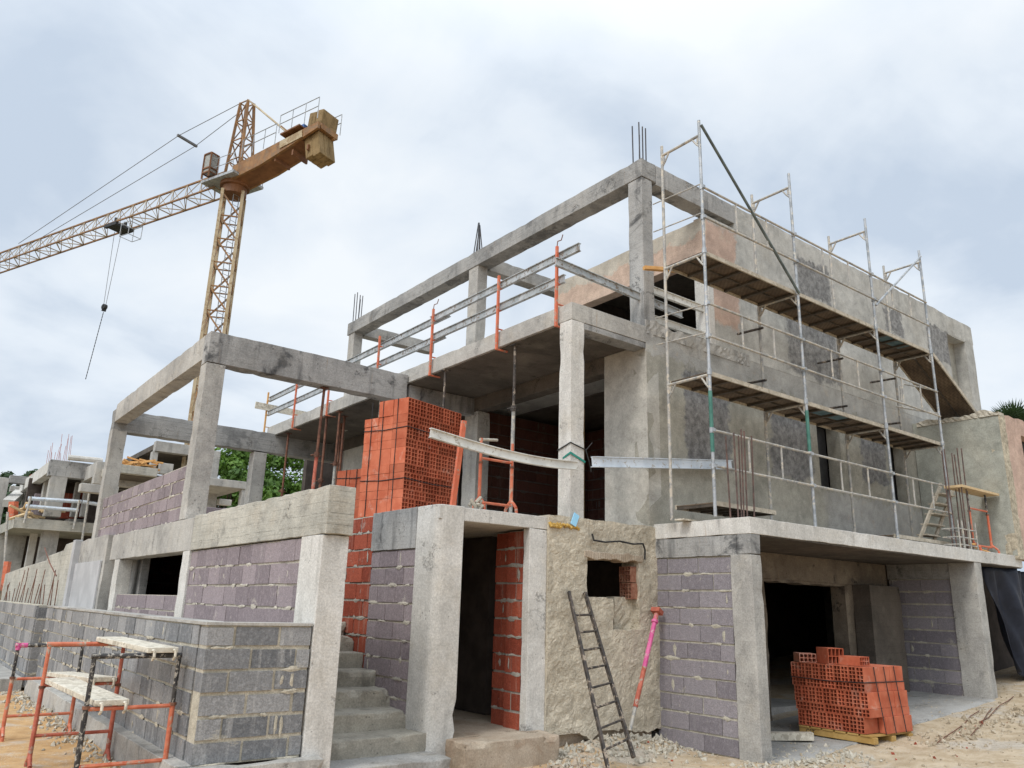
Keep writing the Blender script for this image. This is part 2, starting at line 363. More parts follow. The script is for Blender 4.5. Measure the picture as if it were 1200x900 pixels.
M['greybeam'] = simple('grey_aluminium', (0.30, 0.33, 0.34), (0.45, 0.47, 0.48), scale=5, rough=0.5, metal=0.2, bump=0.08, chips=(0.20, 0.17, 0.14), chip_amt=0.35)
M['bluebeam'] = simple('bluish_steel', (0.50, 0.56, 0.62), (0.62, 0.67, 0.72), scale=5, rough=0.45, metal=0.2, bump=0.05, chips=(0.40, 0.38, 0.34), chip_amt=0.25)
M['wood'] = simple('raw_timber', (0.50, 0.36, 0.19), (0.62, 0.47, 0.28), scale=6, rough=0.8, stretch=(2, 2, 8), bump=0.2)
M['wood_orange'] = simple('orange_timber', (0.52, 0.27, 0.09), (0.62, 0.36, 0.14), scale=6, rough=0.75, bump=0.2)
M['wood_pale'] = simple('pale_scaffold_plank', (0.50, 0.455, 0.365), (0.63, 0.585, 0.49), scale=5, rough=0.85, stretch=(5, 1, 5), bump=0.3, chips=(0.38, 0.34, 0.27), chip_amt=0.45)
M['pallet'] = simple('yellow_pallet_timber', (0.36, 0.22, 0.065), (0.45, 0.29, 0.10), scale=6, rough=0.8, bump=0.2)
M['crane'] = simple('crane_yellow', (0.185, 0.09, 0.032), (0.29, 0.15, 0.055), scale=2, rough=0.55, bump=0.05, chips=(0.20, 0.12, 0.06), chip_amt=0.5, chip_scale=3)
M['crane_pale'] = simple('crane_cream', (0.34, 0.26, 0.15), (0.44, 0.37, 0.25), scale=1.2, rough=0.6, bump=0.05, chips=(0.28, 0.20, 0.11), chip_amt=0.5, chip_scale=2)
M['crane_grey'] = simple('weathered_crane_paint', (0.26, 0.19, 0.11), (0.36, 0.29, 0.19), scale=2, rough=0.6, bump=0)
M['crane_dark'] = simple('crane_brown', (0.13, 0.055, 0.022), (0.20, 0.09, 0.038), scale=2, rough=0.6, bump=0.05)
M['ballast'] = simple('ochre_ballast', (0.15, 0.10, 0.042), (0.24, 0.165, 0.075), scale=1.5, rough=0.85, bump=0.2, stretch=(3, 3, 0.3), chips=(0.25, 0.17, 0.08), chip_amt=0.4, chip_scale=2)
M['cable'] = simple('steel_cable', (0.10, 0.10, 0.10), (0.16, 0.16, 0.16), rough=0.6, bump=0)
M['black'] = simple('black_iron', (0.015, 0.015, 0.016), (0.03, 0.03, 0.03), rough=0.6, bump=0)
M['glass_grey'] = simple('dusty_window', (0.24, 0.245, 0.225), (0.33, 0.335, 0.31), rough=0.4, bump=0)
M['blue'] = simple('blue_motor', (0.03, 0.09, 0.25), (0.05, 0.13, 0.33), rough=0.5, bump=0)
M['tarp'] = simple('navy_tarpaulin', (0.010, 0.014, 0.026), (0.020, 0.026, 0.045), scale=3, rough=0.55, bump=0.2)
M['green_strap'] = simple('green_strap', (0.015, 0.17, 0.13), (0.03, 0.24, 0.19), rough=0.6)
M['foam'] = simple('yellow_foam', (0.42, 0.25, 0.05), (0.52, 0.34, 0.10), scale=20, rough=0.85, bump=0.6)
M['bluepaper'] = simple('pale_blue_sheet', (0.26, 0.56, 0.80), (0.32, 0.62, 0.84), rough=0.6, bump=0)
M['mortar'] = simple('dry_mortar', (0.36, 0.33, 0.27), (0.50, 0.46, 0.38), scale=12, rough=0.95, bump=0.8)
M['tan_stone'] = simple('tan_stone', (0.30, 0.245, 0.17), (0.46, 0.395, 0.30), scale=9, rough=0.95, bump=0.5)
M['white_panel'] = simple('pale_insulation', (0.36, 0.36, 0.365), (0.44, 0.44, 0.445), scale=2, rough=0.85, bump=0.1)
M['bark'] = simple('bark', (0.06, 0.045, 0.03), (0.12, 0.09, 0.06), scale=9, rough=0.95, bump=0.6)
M['dark_room'] = simple('unlit_masonry', (0.05, 0.04, 0.034), (0.085, 0.068, 0.058), scale=3, rough=0.95, bump=0.3)  # near-black base paints the unlit interiors into the walls' own colour
M['teal_deck'] = simple('teal_deck_paint', (0.05, 0.10, 0.12), (0.10, 0.16, 0.18), scale=9, rough=0.7)

def foliage(name, c1, c2):
    mt, t, b = newmat(name); s = NT(t)
    tint = s.attr('tint')
    c = s.mix(tint, c1, c2)
    s.l(c, b.inputs['Base Color']); b.inputs['Roughness'].default_value = 0.6
    tr = s.n('ShaderNodeBsdfTranslucent'); s.l(s.mix(0.5, c, (0.10, 0.16, 0.02)), tr.inputs[0])
    mx = s.n('ShaderNodeMixShader'); mx.inputs[0].default_value = 0.3
    out = [n for n in t.nodes if n.type == 'OUTPUT_MATERIAL'][0]
    s.l(b.outputs[0], mx.inputs[1]); s.l(tr.outputs[0], mx.inputs[2]); s.l(mx.outputs[0], out.inputs[0])
    return mt
M['leaf'] = foliage('bright_leaves', (0.05, 0.12, 0.018), (0.17, 0.31, 0.045))
M['leaf_dark'] = foliage('dark_leaves', (0.014, 0.038, 0.012), (0.04, 0.085, 0.025))
M['leaf_palm'] = foliage('palm_leaves', (0.010, 0.028, 0.012), (0.032, 0.062, 0.020))

def groundmat():
    mt, t, b = newmat('sandy_ground'); s = NT(t)
    sp = s.n('ShaderNodeSeparateXYZ'); s.l(s.pos(), sp.inputs[0])
    a = s.noise(0.5, 8, 0.65, 0.5); f = s.noise(5, 9, 0.7); g = s.noise(28, 6, 0.7)
    orange = s.mix(s.rng(f, 0.35, 0.65), (0.40, 0.245, 0.115), (0.52, 0.335, 0.165))
    tan = s.mix(s.rng(f, 0.35, 0.65), (0.37, 0.285, 0.185), (0.50, 0.41, 0.295))
    xm = s.m('ADD', s.m('ADD', s.m('MULTIPLY', sp.outputs[0], 0.35), s.m('MULTIPLY', s.m('SUBTRACT', a, 0.5), 4.5)), s.m('MULTIPLY', sp.outputs[1], 0.10))
    c = s.mix(s.rng(xm, 2.3, 3.3), orange, tan)
    rub = s.m('MULTIPLY', s.rng(s.noise(1.3, 7, 0.65, off=(5, 5, 0)), 0.50, 0.62), 0.55)
    c = s.mix(rub, c, s.mix(s.rng(g, 0.4, 0.6), (0.33, 0.31, 0.28), (0.52, 0.49, 0.44)))
    v = s.voro(34)
    peb = s.m('MULTIPLY', s.m('LESS_THAN', v, 0.24), s.rng(s.noise(2, 4), 0.47, 0.6))
    c = s.mix(s.m('MULTIPLY', peb, 0.6), c, (0.55, 0.52, 0.47))
    far = s.rng(sp.outputs[1], 26, 50)
    c = s.mix(far, c, (0.14, 0.13, 0.08))
    s.l(c, b.inputs['Base Color']); b.inputs['Roughness'].default_value = 0.96
    b.inputs['Specular IOR Level'].default_value = 0.15
    h = s.m('ADD', s.m('ADD', s.m('MULTIPLY', f, 0.35), s.m('MULTIPLY', g, 0.55)), s.m('MULTIPLY', peb, 0.3))
    s.l(s.bump(h, 0.7, 0.03), b.inputs['Normal'])
    return mt
M['ground'] = groundmat()

# ------------------------------------------------------------------ mesh helpers
def nv(p, f, a):
    v = noise.noise_vector(Vector(p)*f)
    return v*a
class MB:
    def __init__(s): s.v = []; s.f = []; s.t = []
    def quad(s, a, b, c, d, t=0.0):
        i = len(s.v); s.v += [tuple(a), tuple(b), tuple(c), tuple(d)]; s.f.append((i, i+1, i+2, i+3)); s.t.append(t)
    def box(s, p0, p1, t=0.0, mat=None):
        x0, x1 = sorted((p0[0], p1[0])); y0, y1 = sorted((p0[1], p1[1])); z0, z1 = sorted((p0[2], p1[2]))
        c = [Vector(q) for q in ((x0, y0, z0), (x1, y0, z0), (x1, y1, z0), (x0, y1, z0), (x0, y0, z1), (x1, y0, z1), (x1, y1, z1), (x0, y1, z1))]
        if mat: c = [mat @ q for q in c]
        i = len(s.v); s.v += [tuple(q) for q in c]
        for f in ((0, 3, 2, 1), (4, 5, 6, 7), (0, 1, 5, 4), (1, 2, 6, 5), (2, 3, 7, 6), (3, 0, 4, 7)):
            s.f.append(tuple(i+k for k in f)); s.t.append(t)
        return s
    def obox(s, p, q, w, h, t=0.0, upv=(0, 0, 1)):
        """bar from p to q with width w (sideways) and height h"""
        p = Vector(p); q = Vector(q); d = q-p; L = d.length
        if L < 1e-6: return s
        d.normalize(); u = Vector(upv)
        if abs(d.dot(u)) > 0.98: u = Vector((0, 1, 0))
        r = d.cross(u).normalized(); u = r.cross(d)
        m = Matrix((r, d, u)).transposed().to_4x4(); m.translation = p
        return s.box((-w/2, 0, -h/2), (w/2, L, h/2), t, m)
    def tube(s, p, q, r, n=8, r2=None, t=0.0, cap=True):
        p = Vector(p); q = Vector(q); d = q-p
        if d.length < 1e-6: return s
        d.normalize(); a = Vector((0, 0, 1)) if abs(d.z) < 0.9 else Vector((1, 0, 0))
        e1 = d.cross(a).normalized(); e2 = d.cross(e1); r2 = r if r2 is None else r2
        i = len(s.v)
        for k in range(n):
            an = 2*math.pi*k/n; o = e1*math.cos(an)+e2*math.sin(an)
            s.v.append(tuple(p+o*r)); s.v.append(tuple(q+o*r2))
        for k in range(n):
            k2 = (k+1) % n
            s.f.append((i+2*k, i+2*k2, i+2*k2+1, i+2*k+1)); s.t.append(t)
        if cap:
            s.f.append(tuple(i+2*k for k in range(n))[::-1]); s.t.append(t)
            s.f.append(tuple(i+2*k+1 for k in range(n))); s.t.append(t)
        return s
    def path(s, pts, r, n=8, t=0.0):
        for a, b in zip(pts[:-1], pts[1:]): s.tube(a, b, r, n, t=t)
        return s
    def prism(s, outline, axis, a0, a1, t=0.0):
        """2D outline extruded along axis 0/1/2"""
        def mk(u, v, a):
            c = [u, v]; c.insert(axis, a); return tuple(c)
        n = len(outline); i = len(s.v)
        s.v += [mk(u, v, a0) for u, v in outline]+[mk(u, v, a1) for u, v in outline]
        s.f.append(tuple(range(i, i+n))); s.f.append(tuple(range(i+2*n-1, i+n-1, -1))); s.t += [t, t]
        for k in range(n):
            s.f.append((i+k, i+n+k, i+n+(k+1) % n, i+(k+1) % n)); s.t.append(t)
        return s
    def mark(s):
        if not hasattr(s, 'cutlist'): s.cutlist = []
        s.cutlist.append((len(s.v), len(s.f))); return s
    def build_each(s, name, mat, parent=None, **k):
        c = [x for x in getattr(s, 'cutlist', []) if x[1] > 0]; out = []
        c = [(0, 0)]+c+[(len(s.v), len(s.f))]
        for (v0, f0), (v1, f1) in zip(c[:-1], c[1:]):
            if f1 <= f0: continue
            m = MB(); m.v = s.v[v0:v1]; m.f = [tuple(i-v0 for i in f) for f in s.f[f0:f1]]; m.t = s.t[f0:f1]
            out.append(m.build(name, mat, parent, **k))
        return out
    def build(s, name, mat, parent=None, bevel=0.0, smooth=False, local=False):
        me = bpy.data.meshes.new(name)
        off = Vector((0, 0, 0)) if (parent is None or local) else world_loc(parent)
        vv = [tuple(Vector(v)-off) for v in s.v]
        me.from_pydata(vv, [], s.f); me.update()
        a = me.attributes.new('tint', 'FLOAT', 'FACE'); a.data.foreach_set('value', s.t)
        bm = bmesh.new(); bm.from_mesh(me); bmesh.ops.recalc_face_normals(bm, faces=bm.faces); bm.to_mesh(me); bm.free()
        if smooth:
            for p in me.polygons: p.use_smooth = True
        me.materials.append(M[mat] if isinstance(mat, str) else mat)
        o = bpy.data.objects.new(name, me); COL.objects.link(o)
        if parent is not None: o.parent = parent
        if bevel:
            b = o.modifiers.new('bevel', 'BEVEL'); b.width = bevel; b.segments = 2; b.limit_method = 'ANGLE'; b.angle_limit = R(40)
        return o
def world_loc(o):
    l = Vector(o.location)
    while o.parent is not None:
        o = o.parent; l += Vector(o.location)
    return l
def tag(o, label, cat, group=None, kind=None):
    if label: o['label'] = label
    if cat: o['category'] = cat
    if group: o['group'] = group
    if kind: o['kind'] = kind
    return o
def thing(name, loc, label, cat, group=None, rz=0.0):
    o = bpy.data.objects.new(name, None); COL.objects.link(o)
    o.location = loc; o.rotation_euler = (0, 0, rz); o.empty_display_size = 0.2
    return tag(o, label, cat, group)
def dup(root, loc, rz=None, label=None):
    r = root.copy(); COL.objects.link(r); r.location = loc
    if rz is not None: r.rotation_euler = (0, 0, rz)
    if label: r['label'] = label
    def rec(src, dst):
        for ch in list(src.children):
            c = ch.copy(); COL.objects.link(c); c.parent = dst
            rec(ch, c)
    rec(root, r)
    return r

def rough_solid(p0, p1, seg=0.14, amp=0.005, chip=0.014):
    amp *= 0.3; chip *= 0.45
    """cast concrete block: welded subdivided box, slightly wavy faces, chipped arrises"""
    x0, x1 = sorted((p0[0], p1[0])); y0, y1 = sorted((p0[1], p1[1])); z0, z1 = sorted((p0[2], p1[2]))
    lo = (x0, y0, z0); hi = (x1, y1, z1)
    n = [max(1, min(90, int(round((hi[k]-lo[k])/seg)))) for k in range(3)]
    idx = {}; mb = MB()
    def vert(i, j, k):
        key = (i, j, k)
        if key in idx: return idx[key]
        g = (i, j, k)
        p = Vector([lo[a]+(hi[a]-lo[a])*g[a]/n[a] for a in range(3)])
        ext = [(-1 if g[a] == 0 else (1 if g[a] == n[a] else 0)) for a in range(3)]
        ne = sum(1 for e in ext if e)
        d = nv(p, 1.1, amp)+nv(p, 7, amp*0.35)
        if ne >= 2:
            c = max(0.0, noise.noise(p*4.5)-0.14)*chip*3.0 + abs(noise.noise(p*17))*chip*0.5
            for a in range(3): d[a] -= ext[a]*c
        p = p+d
        idx[key] = len(mb.v); mb.v.append(tuple(p)); return idx[key]
    for ax in range(3):
        b, c = [a for a in range(3) if a != ax]
        for side in (0, n[ax]):
            for i in range(n[b]):
                for j in range(n[c]):
                    q = []
                    for (u, v) in ((i, j), (i+1, j), (i+1, j+1), (i, j+1)):
                        g = [0, 0, 0]; g[ax] = side; g[b] = u; g[c] = v; q.append(vert(*g))
                    mb.f.append(tuple(q)); mb.t.append(0.0)
    return mb
def conc(name, p0, p1, mat, parent, seg=0.14, amp=0.005, chip=0.014):
    return rough_solid(p0, p1, seg, amp, chip).build(name, mat, parent, bevel=0.006)

def wall(face, plane, a0, a1, z0, z1, thick, holes=(), step=0.25, amp=0.006, rag=0.0, ragfreq=2.5, freq=2.0, ragbot=0.0, hole_rag=0.0, fine=0.0):
    """wall with openings. face 'y' looks to -Y, 'x' looks to -X"""
    def cuts(lo, hi, extra):
        c = {round(lo, 4), round(hi, 4)} | {round(e, 4) for e in extra if lo < e < hi}
        c = sorted(c); out = [c[0]]
        for a, b in zip(c[:-1], c[1:]):
            k = max(1, int(round((b-a)/step)))
            out += [a+(b-a)*i/k for i in range(1, k+1)]
        return out
    A = cuts(a0, a1, [h[0] for h in holes]+[h[1] for h in holes])
    Zs = cuts(z0, z1, [h[2] for h in holes]+[h[3] for h in holes])
    mb = MB()
    def solid(i, j):
        if not (0 <= i < len(A)-1 and 0 <= j < len(Zs)-1): return False
        a = (A[i]+A[i+1])/2; z = (Zs[j]+Zs[j+1])/2
        return not any(h[0] < a < h[1] and h[2] < z < h[3] for h in holes)
    idx = {}
    def vert(i, j, side):
        k = (i, j, side)
        if k in idx: return idx[k]
        a, z = A[i], Zs[j]
        q = Vector((a, plane, z)) if face == 'y' else Vector((plane, a, z))
        d = nv(q, freq, amp)+nv(q, freq*4, amp*0.5)
        if fine: d += nv(q, 22, fine)
        off = (d.x, d.y, d.z)
        depth = plane + (thick if side else (off[1] if face == 'y' else off[0]))
        if j == len(Zs)-1 and rag: z += (noise.noise(Vector((a*ragfreq, plane, 3.3)))+0.5*noise.noise(Vector((a*ragfreq*4, plane, 1.3))))*rag
        if j == 0 and ragbot: z += (noise.noise(Vector((a*3, plane, 8.3)))+0.5*noise.noise(Vector((a*11, plane, 1.3))))*ragbot
        if hole_rag and 0 < i < len(A)-1 and 0 < j < len(Zs)-1:
            if not all(solid(i+di, j+dj) for di in (-1, 0) for dj in (-1, 0)):
                w = nv(q, 7, hole_rag); a += w.x; z += w.z
        p = (a, depth, z) if face == 'y' else (depth, a, z)
        idx[k] = len(mb.v); mb.v.append(p); return idx[k]
    for i in range(len(A)-1):
        for j in range(len(Zs)-1):
            if not solid(i, j): continue
            mb.f.append((vert(i, j, 0), vert(i+1, j, 0), vert(i+1, j+1, 0), vert(i, j+1, 0))); mb.t.append(0)
            mb.f.append((vert(i, j, 1), vert(i, j+1, 1), vert(i+1, j+1, 1), vert(i+1, j, 1))); mb.t.append(0)
            for (di, dj, e) in ((-1, 0, ((i, j), (i, j+1))), (1, 0, ((i+1, j), (i+1, j+1))), (0, -1, ((i, j), (i+1, j))), (0, 1, ((i, j+1), (i+1, j+1)))):
                if not solid(i+di, j+dj):
                    (u0_, v0_), (u1_, v1_) = e
                    mb.f.append((vert(u0_, v0_, 0), vert(u1_, v1_, 0), vert(u1_, v1_, 1), vert(u0_, v0_, 1))); mb.t.append(0)
    return mb

def masonry(face, plane, a0, a1, z0, z1, thick=0.2, bl=0.5, bh=0.2, joint=0.010, jh=0.024, proud=0.009, jit=0.005, stepped=None, seed=1, stack=False, flip=False, skip=0.0, smear=0.75):
    """block wall; plane is the front face. face 'y' looks to -Y, 'x' looks to -X (flip looks the other way)"""
    q = random.Random(seed); mb = MB(); sg = -1 if flip else 1
    def put(a, b, c, d, f0, f1, t):
        f0, f1 = plane+sg*f0, plane+sg*f1
        if face == 'y': mb.box((a, f0, c), (b, f1, d), t)
        else: mb.box((f0, a, c), (f1, b, d), t)
    rows = int(round((z1-z0)/bh)); rh = (z1-z0)/rows
    for r in range(rows):
        zb = z0+r*rh; zt = zb+rh
        s0, s1 = a0, a1
        if stepped: s0, s1 = stepped(zb, a0, a1)
        if s1-s0 < 0.05: continue
        put(s0+0.012, s1-0.012, zb, zt, proud, thick, -1.0)
        x = s0-(0 if (r % 2 == 0 or stack) else bl*(0.35+0.3*q.random()))
        while x < s1-0.02:
            xa = max(s0, x)+joint/2; xb = min(s1, x+bl)-joint/2
            if xb-xa > 0.03 and q.random() >= skip:
                j = lambda: q.uniform(-jit, jit)
                put(xa+j()*0.6, xb+j()*0.6, zb+jh*0.5+j()*0.8, zt-jh*0.5+j()*0.8, q.uniform(-jit, jit*0.5), thick-0.01, q.random())
            x += bl
            if smear and q.random() < smear:
                # mortar squeezed out of the joints and left to dry
                ca = q.uniform(s0+0.05, s1-0.05); vert = q.random() < 0.15
                ra, rz_ = (q.uniform(.012, .03), q.uniform(.04, .10)) if vert else (q.uniform(.03, .14), q.uniform(.012, .03))
                cz = zb+(0.0 if not vert else rh*0.5); k0 = len(mb.v); n_ = 11
                pts = [(ca, cz, -0.009)]+[(ca+ra*math.cos(6.283*i/n_)*q.uniform(.55, 1.25), cz+rz_*math.sin(6.283*i/n_)*q.uniform(.5, 1.4), -0.0035) for i in range(n_)]
                for (u, w_, dd) in pts:
                    u = min(max(u, s0), s1); w_ = min(max(w_, z0), z1)
                    mb.v.append((u, plane+sg*dd, w_) if face == 'y' else (plane+sg*dd, u, w_))
                for i in range(n_):
                    mb.f.append((k0, k0+1+i, k0+1+(i+1) % n_)); mb.t.append(-1.0)
    return mb

# ------------------------------------------------------------------ ground
def gz(x, y):
    z = max(0.0, min(x, 30)-9.0)*0.080
    if x > 7:
        for yc in (4.3+0.085*(x-8), 5.05+0.03*(x-8)):
            z -= 0.035*math.exp(-((y-yc-0.08*math.sin(x*0.7))/0.13)**2)*(0.75+0.25*math.sin(x*19))*min(1, (x-7)/3)
    z += 0.035*noise.noise(Vector((x*0.6, y*0.6, 0)))+0.012*noise.noise(Vector((x*2.7, y*2.7, 4)))
    if y > 6 and x < 2.3: z += 0.05*min(1, (y-6)/4)
    # rubble bank against the rough wall
    d = math.hypot((x-7.2)/1.3, (y-7.2)/0.55)
    z += 0.16*max(0, 1-d)
    d = math.hypot((x-2.1)/0.35, (y-10.5)/4)
    z += 0.05*max(0, 1-d)
    if y > 26: z += min(4.0, (y-26)*0.09)
    return z
def ground():
    def lines(lo, hi, step):
        return [lo+step*i for i in range(int((hi-lo)/step)+1)]
    xs = [-600, -300, -150, -80, -40, -20, -10, -5]+lines(-2, 18, 0.125)+[19, 20, 22, 25, 30, 40, 60, 100, 200, 400, 700]
    ys = [-600, -300, -150, -80, -40, -20, -10, -5]+lines(-2, 14, 0.125)+lines(14.5, 40, 0.8)+[45, 55, 70, 100, 160, 300, 500, 800]
    mb = MB(); n = len(xs)
    for y in ys:
        for x in xs: mb.v.append((x, y, gz(x, y)))
    for j in range(len(ys)-1):
        for i in range(n-1):
            mb.f.append((j*n+i, j*n+i+1, (j+1)*n+i+1, (j+1)*n+i)); mb.t.append(0)
    o = mb.build('ground', 'ground', smooth=True); o['kind'] = 'structure'
ground()
# cement apron in front of the garage
def apron():
    mb = MB(); q = []
    xs = [8.1+i*0.22 for i in range(28)]; ys = [5.55+j*0.175 for j in range(11)]
    for y in ys:
        for x in xs:
            yy = y
            if y < 5.6: yy = 5.62+0.28*noise.noise(Vector((x*1.3, 2, 0)))
            mb.v.append((x, yy, gz(x, yy)+(0.013 if y > 5.6 else -0.06)+0.012*noise.noise(Vector((x*3, yy*3, 9)))))
    n = len(xs)
    for j in range(len(ys)-1):
        for i in range(n-1):
            mb.f.append((j*n+i, j*n+i+1, (j+1)*n+i+1, (j+1)*n+i)); mb.t.append(0)
    o = mb.build('concrete_apron', 'floor_conc', smooth=True); o['kind'] = 'structure'
apron()

# ------------------------------------------------------------------ the house under construction
H = thing('unfinished_house', (8, 7.3, 0), 'big grey concrete house under construction, with scaffold on its right and stairs at its left', 'house')
YF, YG, XT, XP, XS, XM = 7.3, 5.77, 4.63, 3.14, 6.54, 7.97

# --- garage bay
conc('floor_slab', (8.05, YG, 2.52), (16.0, 7.32, 2.72), 'conc_white', H, seg=0.16)
MB().box((8.3, YG+0.02, 2.505), (15.98, 7.28, 2.518)).build('slab_soffit', 'conc_shade', H)
conc('column', (8.05, YG+0.005, -0.15), (8.25, 6.08, 2.28), 'conc', H)
conc('beam', (8.055, YG+0.21, 2.27), (8.25, 7.29, 2.518), 'conc_dark', H)
conc('beam', (8.052, YG+0.004, 2.28), (8.248, YG+0.205, 2.519), 'conc_dark', H)
masonry('x', 8.075, 6.09, 7.31, 0.0, 2.27, 0.15, 0.5, 0.2, seed=3).build('block_wall', 'purple_dark', H)
conc('column', (14.06, YG+0.005, 0.15), (14.30, 6.20, 2.515), 'conc', H)
masonry('x', 14.09, 6.2, 7.25, 0.38, 2.25, 0.15, 0.5, 0.2, seed=5).build('block_wall', 'purple_dark', H)
conc('beam', (14.08, 6.205, 2.25), (14.3, 7.27, 2.515), 'conc_dark', H)
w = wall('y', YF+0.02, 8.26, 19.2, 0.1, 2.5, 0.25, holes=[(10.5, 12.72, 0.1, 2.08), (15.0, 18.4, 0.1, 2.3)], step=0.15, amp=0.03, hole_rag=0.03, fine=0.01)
w.build('garage_back_wall', 'dusty_shade', H)
MB().box((8.26, YF-0.02, 2.12), (14.06, YF+0.015, 2.50)).build('lintel', 'dusty_shade', H)
conc('pier', (12.95, 7.0, 0.2), (13.95, 7.31, 2.12), 'conc_shade', H)  # darker tone paints the porch shade onto the pier
MB().box((8.3, YF+0.3, 0.0), (19.2, 19.5, 0.25)).build('floor_slab', 'floor_conc', H)
# --- entry block with the door
conc('floor_slab', (4.645, YF+0.004, 2.50), (8.0, 8.8, 2.655), 'conc_white', H, seg=0.18)
conc('floor_slab', (4.86, 8.805, 2.50), (8.0, 12.0, 2.654), 'conc_white', H, seg=0.3)
def corner_column():
    mb = MB(); pts = []
    r = 0.10
    for k in range(6):
        a = math.pi + k*math.pi/10
        pts.append((XT+r+r*math.cos(a), YF+r+r*math.sin(a)))
    pts += [(4.97, YF), (4.97, 7.75), (XT, 7.75)]
    segs = 18; n = len(pts)
    for k in range(segs+1):
        z = -0.12+(2.66+0.12)*k/segs
        for (x, y) in pts:
            d = nv((x, y, z), 1.5, 0.006)
            if x > 4.9 and z < 0.55: d.x -= 0.10*max(0, noise.noise(Vector((0, 3, z*4)))+0.4)
            mb.v.append((x+d.x, y+d.y, z))
    for k in range(segs):
        for i in range(n):
            j = (i+1) % n
            mb.f.append((k*n+i, k*n+j, (k+1)*n+j, (k+1)*n+i)); mb.t.append(0)
    mb.f.append(tuple(segs*n+i for i in range(n))); mb.t.append(0)
    mb.build('column', 'conc_white', H, bevel=0.008)
corner_column()
conc('beam', (XT-0.004, 7.755, 2.20), (4.88, 8.80, 2.662), 'conc_dark', H)
def st(zb, a0, a1):
    return a0, a1
masonry('x', XT+0.02, 7.75, 8.80, 0.0, 2.2, 0.2, 0.42, 0.2, seed=11).build('block_wall', 'purple', H)
masonry('x', XT+0.03, 8.80, 9.75, 0.4, 2.64, 0.2, 0.36, 0.2, seed=12, joint=0.022, jit=0.008).build('brick_wall', 'red_brick', H)
masonry('x', XT+0.03, 9.75, 11.7, 0.4, 2.64, 0.2, 0.42, 0.2, seed=13).build('block_wall', 'purple', H)
conc('column', (5.91, YF, 0.2), (6.18, 7.42, 2.50), 'conc_white', H)
masonry('x', 5.93, 7.43, 7.75, 0.25, 2.48, 0.2, 0.34, 0.2, seed=21, joint=0.02, jit=0.006).build('brick_wall', 'red_brick', H)
masonry('x', 5.98, 7.76, 8.05, 0.25, 2.48, 0.2, 0.36, 0.2, seed=22, joint=0.02, jit=0.006).build('brick_wall', 'red_brick', H)
# ledge under the door
conc('door_step', (4.86, 6.97, -0.15), (6.12, 7.35, 0.28), 'dusty', H, seg=0.06, amp=0.05, chip=0.06)
MB().box((4.98, 7.36, 0.0), (8.0, 12, 0.27)).build('floor_slab', 'dusty', H)
# --- rough wall with the broken window
w = wall('y', YF-0.03, 6.18, 8.10, 0.18, 2.68, 0.3, holes=[(6.80, 7.72, 1.74, 2.22), (7.26, 7.72, 1.36, 1.75)], step=0.035, amp=0.022, rag=0.02, ragbot=0.12, hole_rag=0.03, freq=2.3, fine=0.006)
w.build('rough_wall', 'rough_tan', H)
w = wall('y', YF+0.10, 7.40, 7.74, 1.2, 1.76, 0.15, step=0.05, amp=0.03, fine=0.02)
w.build('wall_infill', 'rough_tan', H)
mb = MB()
for k in range(26):
    a = 6.74+k*0.04
    mb.box((a, YF-0.055+0.02*noise.noise(Vector((a*9, 0, 0))), 2.20+0.03*noise.noise(Vector((a*6, 2, 0)))), (a+0.041, YF+0.15, 2.29+0.03*noise.noise(Vector((a*7, 5, 0)))))
mb.build('lintel', 'dusty', H, bevel=0.01)
# hollow bricks exposed in the window jamb
def hollow(mb, w, h, d, nx, ny, org, m=None, wallt=None, t=0.0):
    """hollow brick: face w x h at local y=0, holes run along +y for depth d"""
    o = Vector(org)
    def cutsf(L, n):
        wt = wallt or 0.0085
        cell = (L-wt*(n+1))/n; c = [0]
        for k in range(n): c += [c[-1]+wt, c[-1]+wt+cell]
        c.append(L); return c
    xs, zs = cutsf(w, nx), cutsf(h, ny)
    def P(x, y, z):
        v = Vector((x, y, z))+o
        return m @ v if m else v
    for i in range(len(xs)-1):
        for j in range(len(zs)-1):
            x0, x1, z0, z1 = xs[i], xs[i+1], zs[j], zs[j+1]
            if i % 2 == 1 and j % 2 == 1:
                mb.quad(P(x0, 0, z0), P(x0, d, z0), P(x0, d, z1), P(x0, 0, z1), t)
                mb.quad(P(x1, 0, z0), P(x1, 0, z1), P(x1, d, z1), P(x1, d, z0), t)
                mb.quad(P(x0, 0, z0), P(x1, 0, z0), P(x1, d, z0), P(x0, d, z0), t)
                mb.quad(P(x0, 0, z1), P(x0, d, z1), P(x1, d, z1), P(x1, 0, z1), t)
            else:
                mb.quad(P(x0, 0, z0), P(x0, 0, z1), P(x1, 0, z1), P(x1, 0, z0), t)
                mb.quad(P(x0, d, z0), P(x1, d, z0), P(x1, d, z1), P(x0, d, z1), t)
    mb.quad(P(0, 0, 0), P(0, d, 0), P(0, d, h), P(0, 0, h), t); mb.quad(P(w, 0, 0), P(w, 0, h), P(w, d, h), P(w, d, 0), t)
    mb.quad(P(0, 0, 0), P(w, 0, 0), P(w, d, 0), P(0, d, 0), t); mb.quad(P(0, 0, h), P(0, d, h), P(w, d, h), P(w, 0, h), t)
mj = Matrix.Rotation(R(-90), 4, 'Z')
for k in range(2):
    mb = MB()
    hollow(mb, 0.20, 0.2, 0.14, 4, 4, (0, 0, 0))
    for i in range(len(mb.v)):
        x, y, z = mb.v[i]
        mb.v[i] = (7.60+y, YF+0.20-x+0.01*k, 1.735+0.21*k+z)
    mb.build('hollow_brick', 'clay_dirty', H)
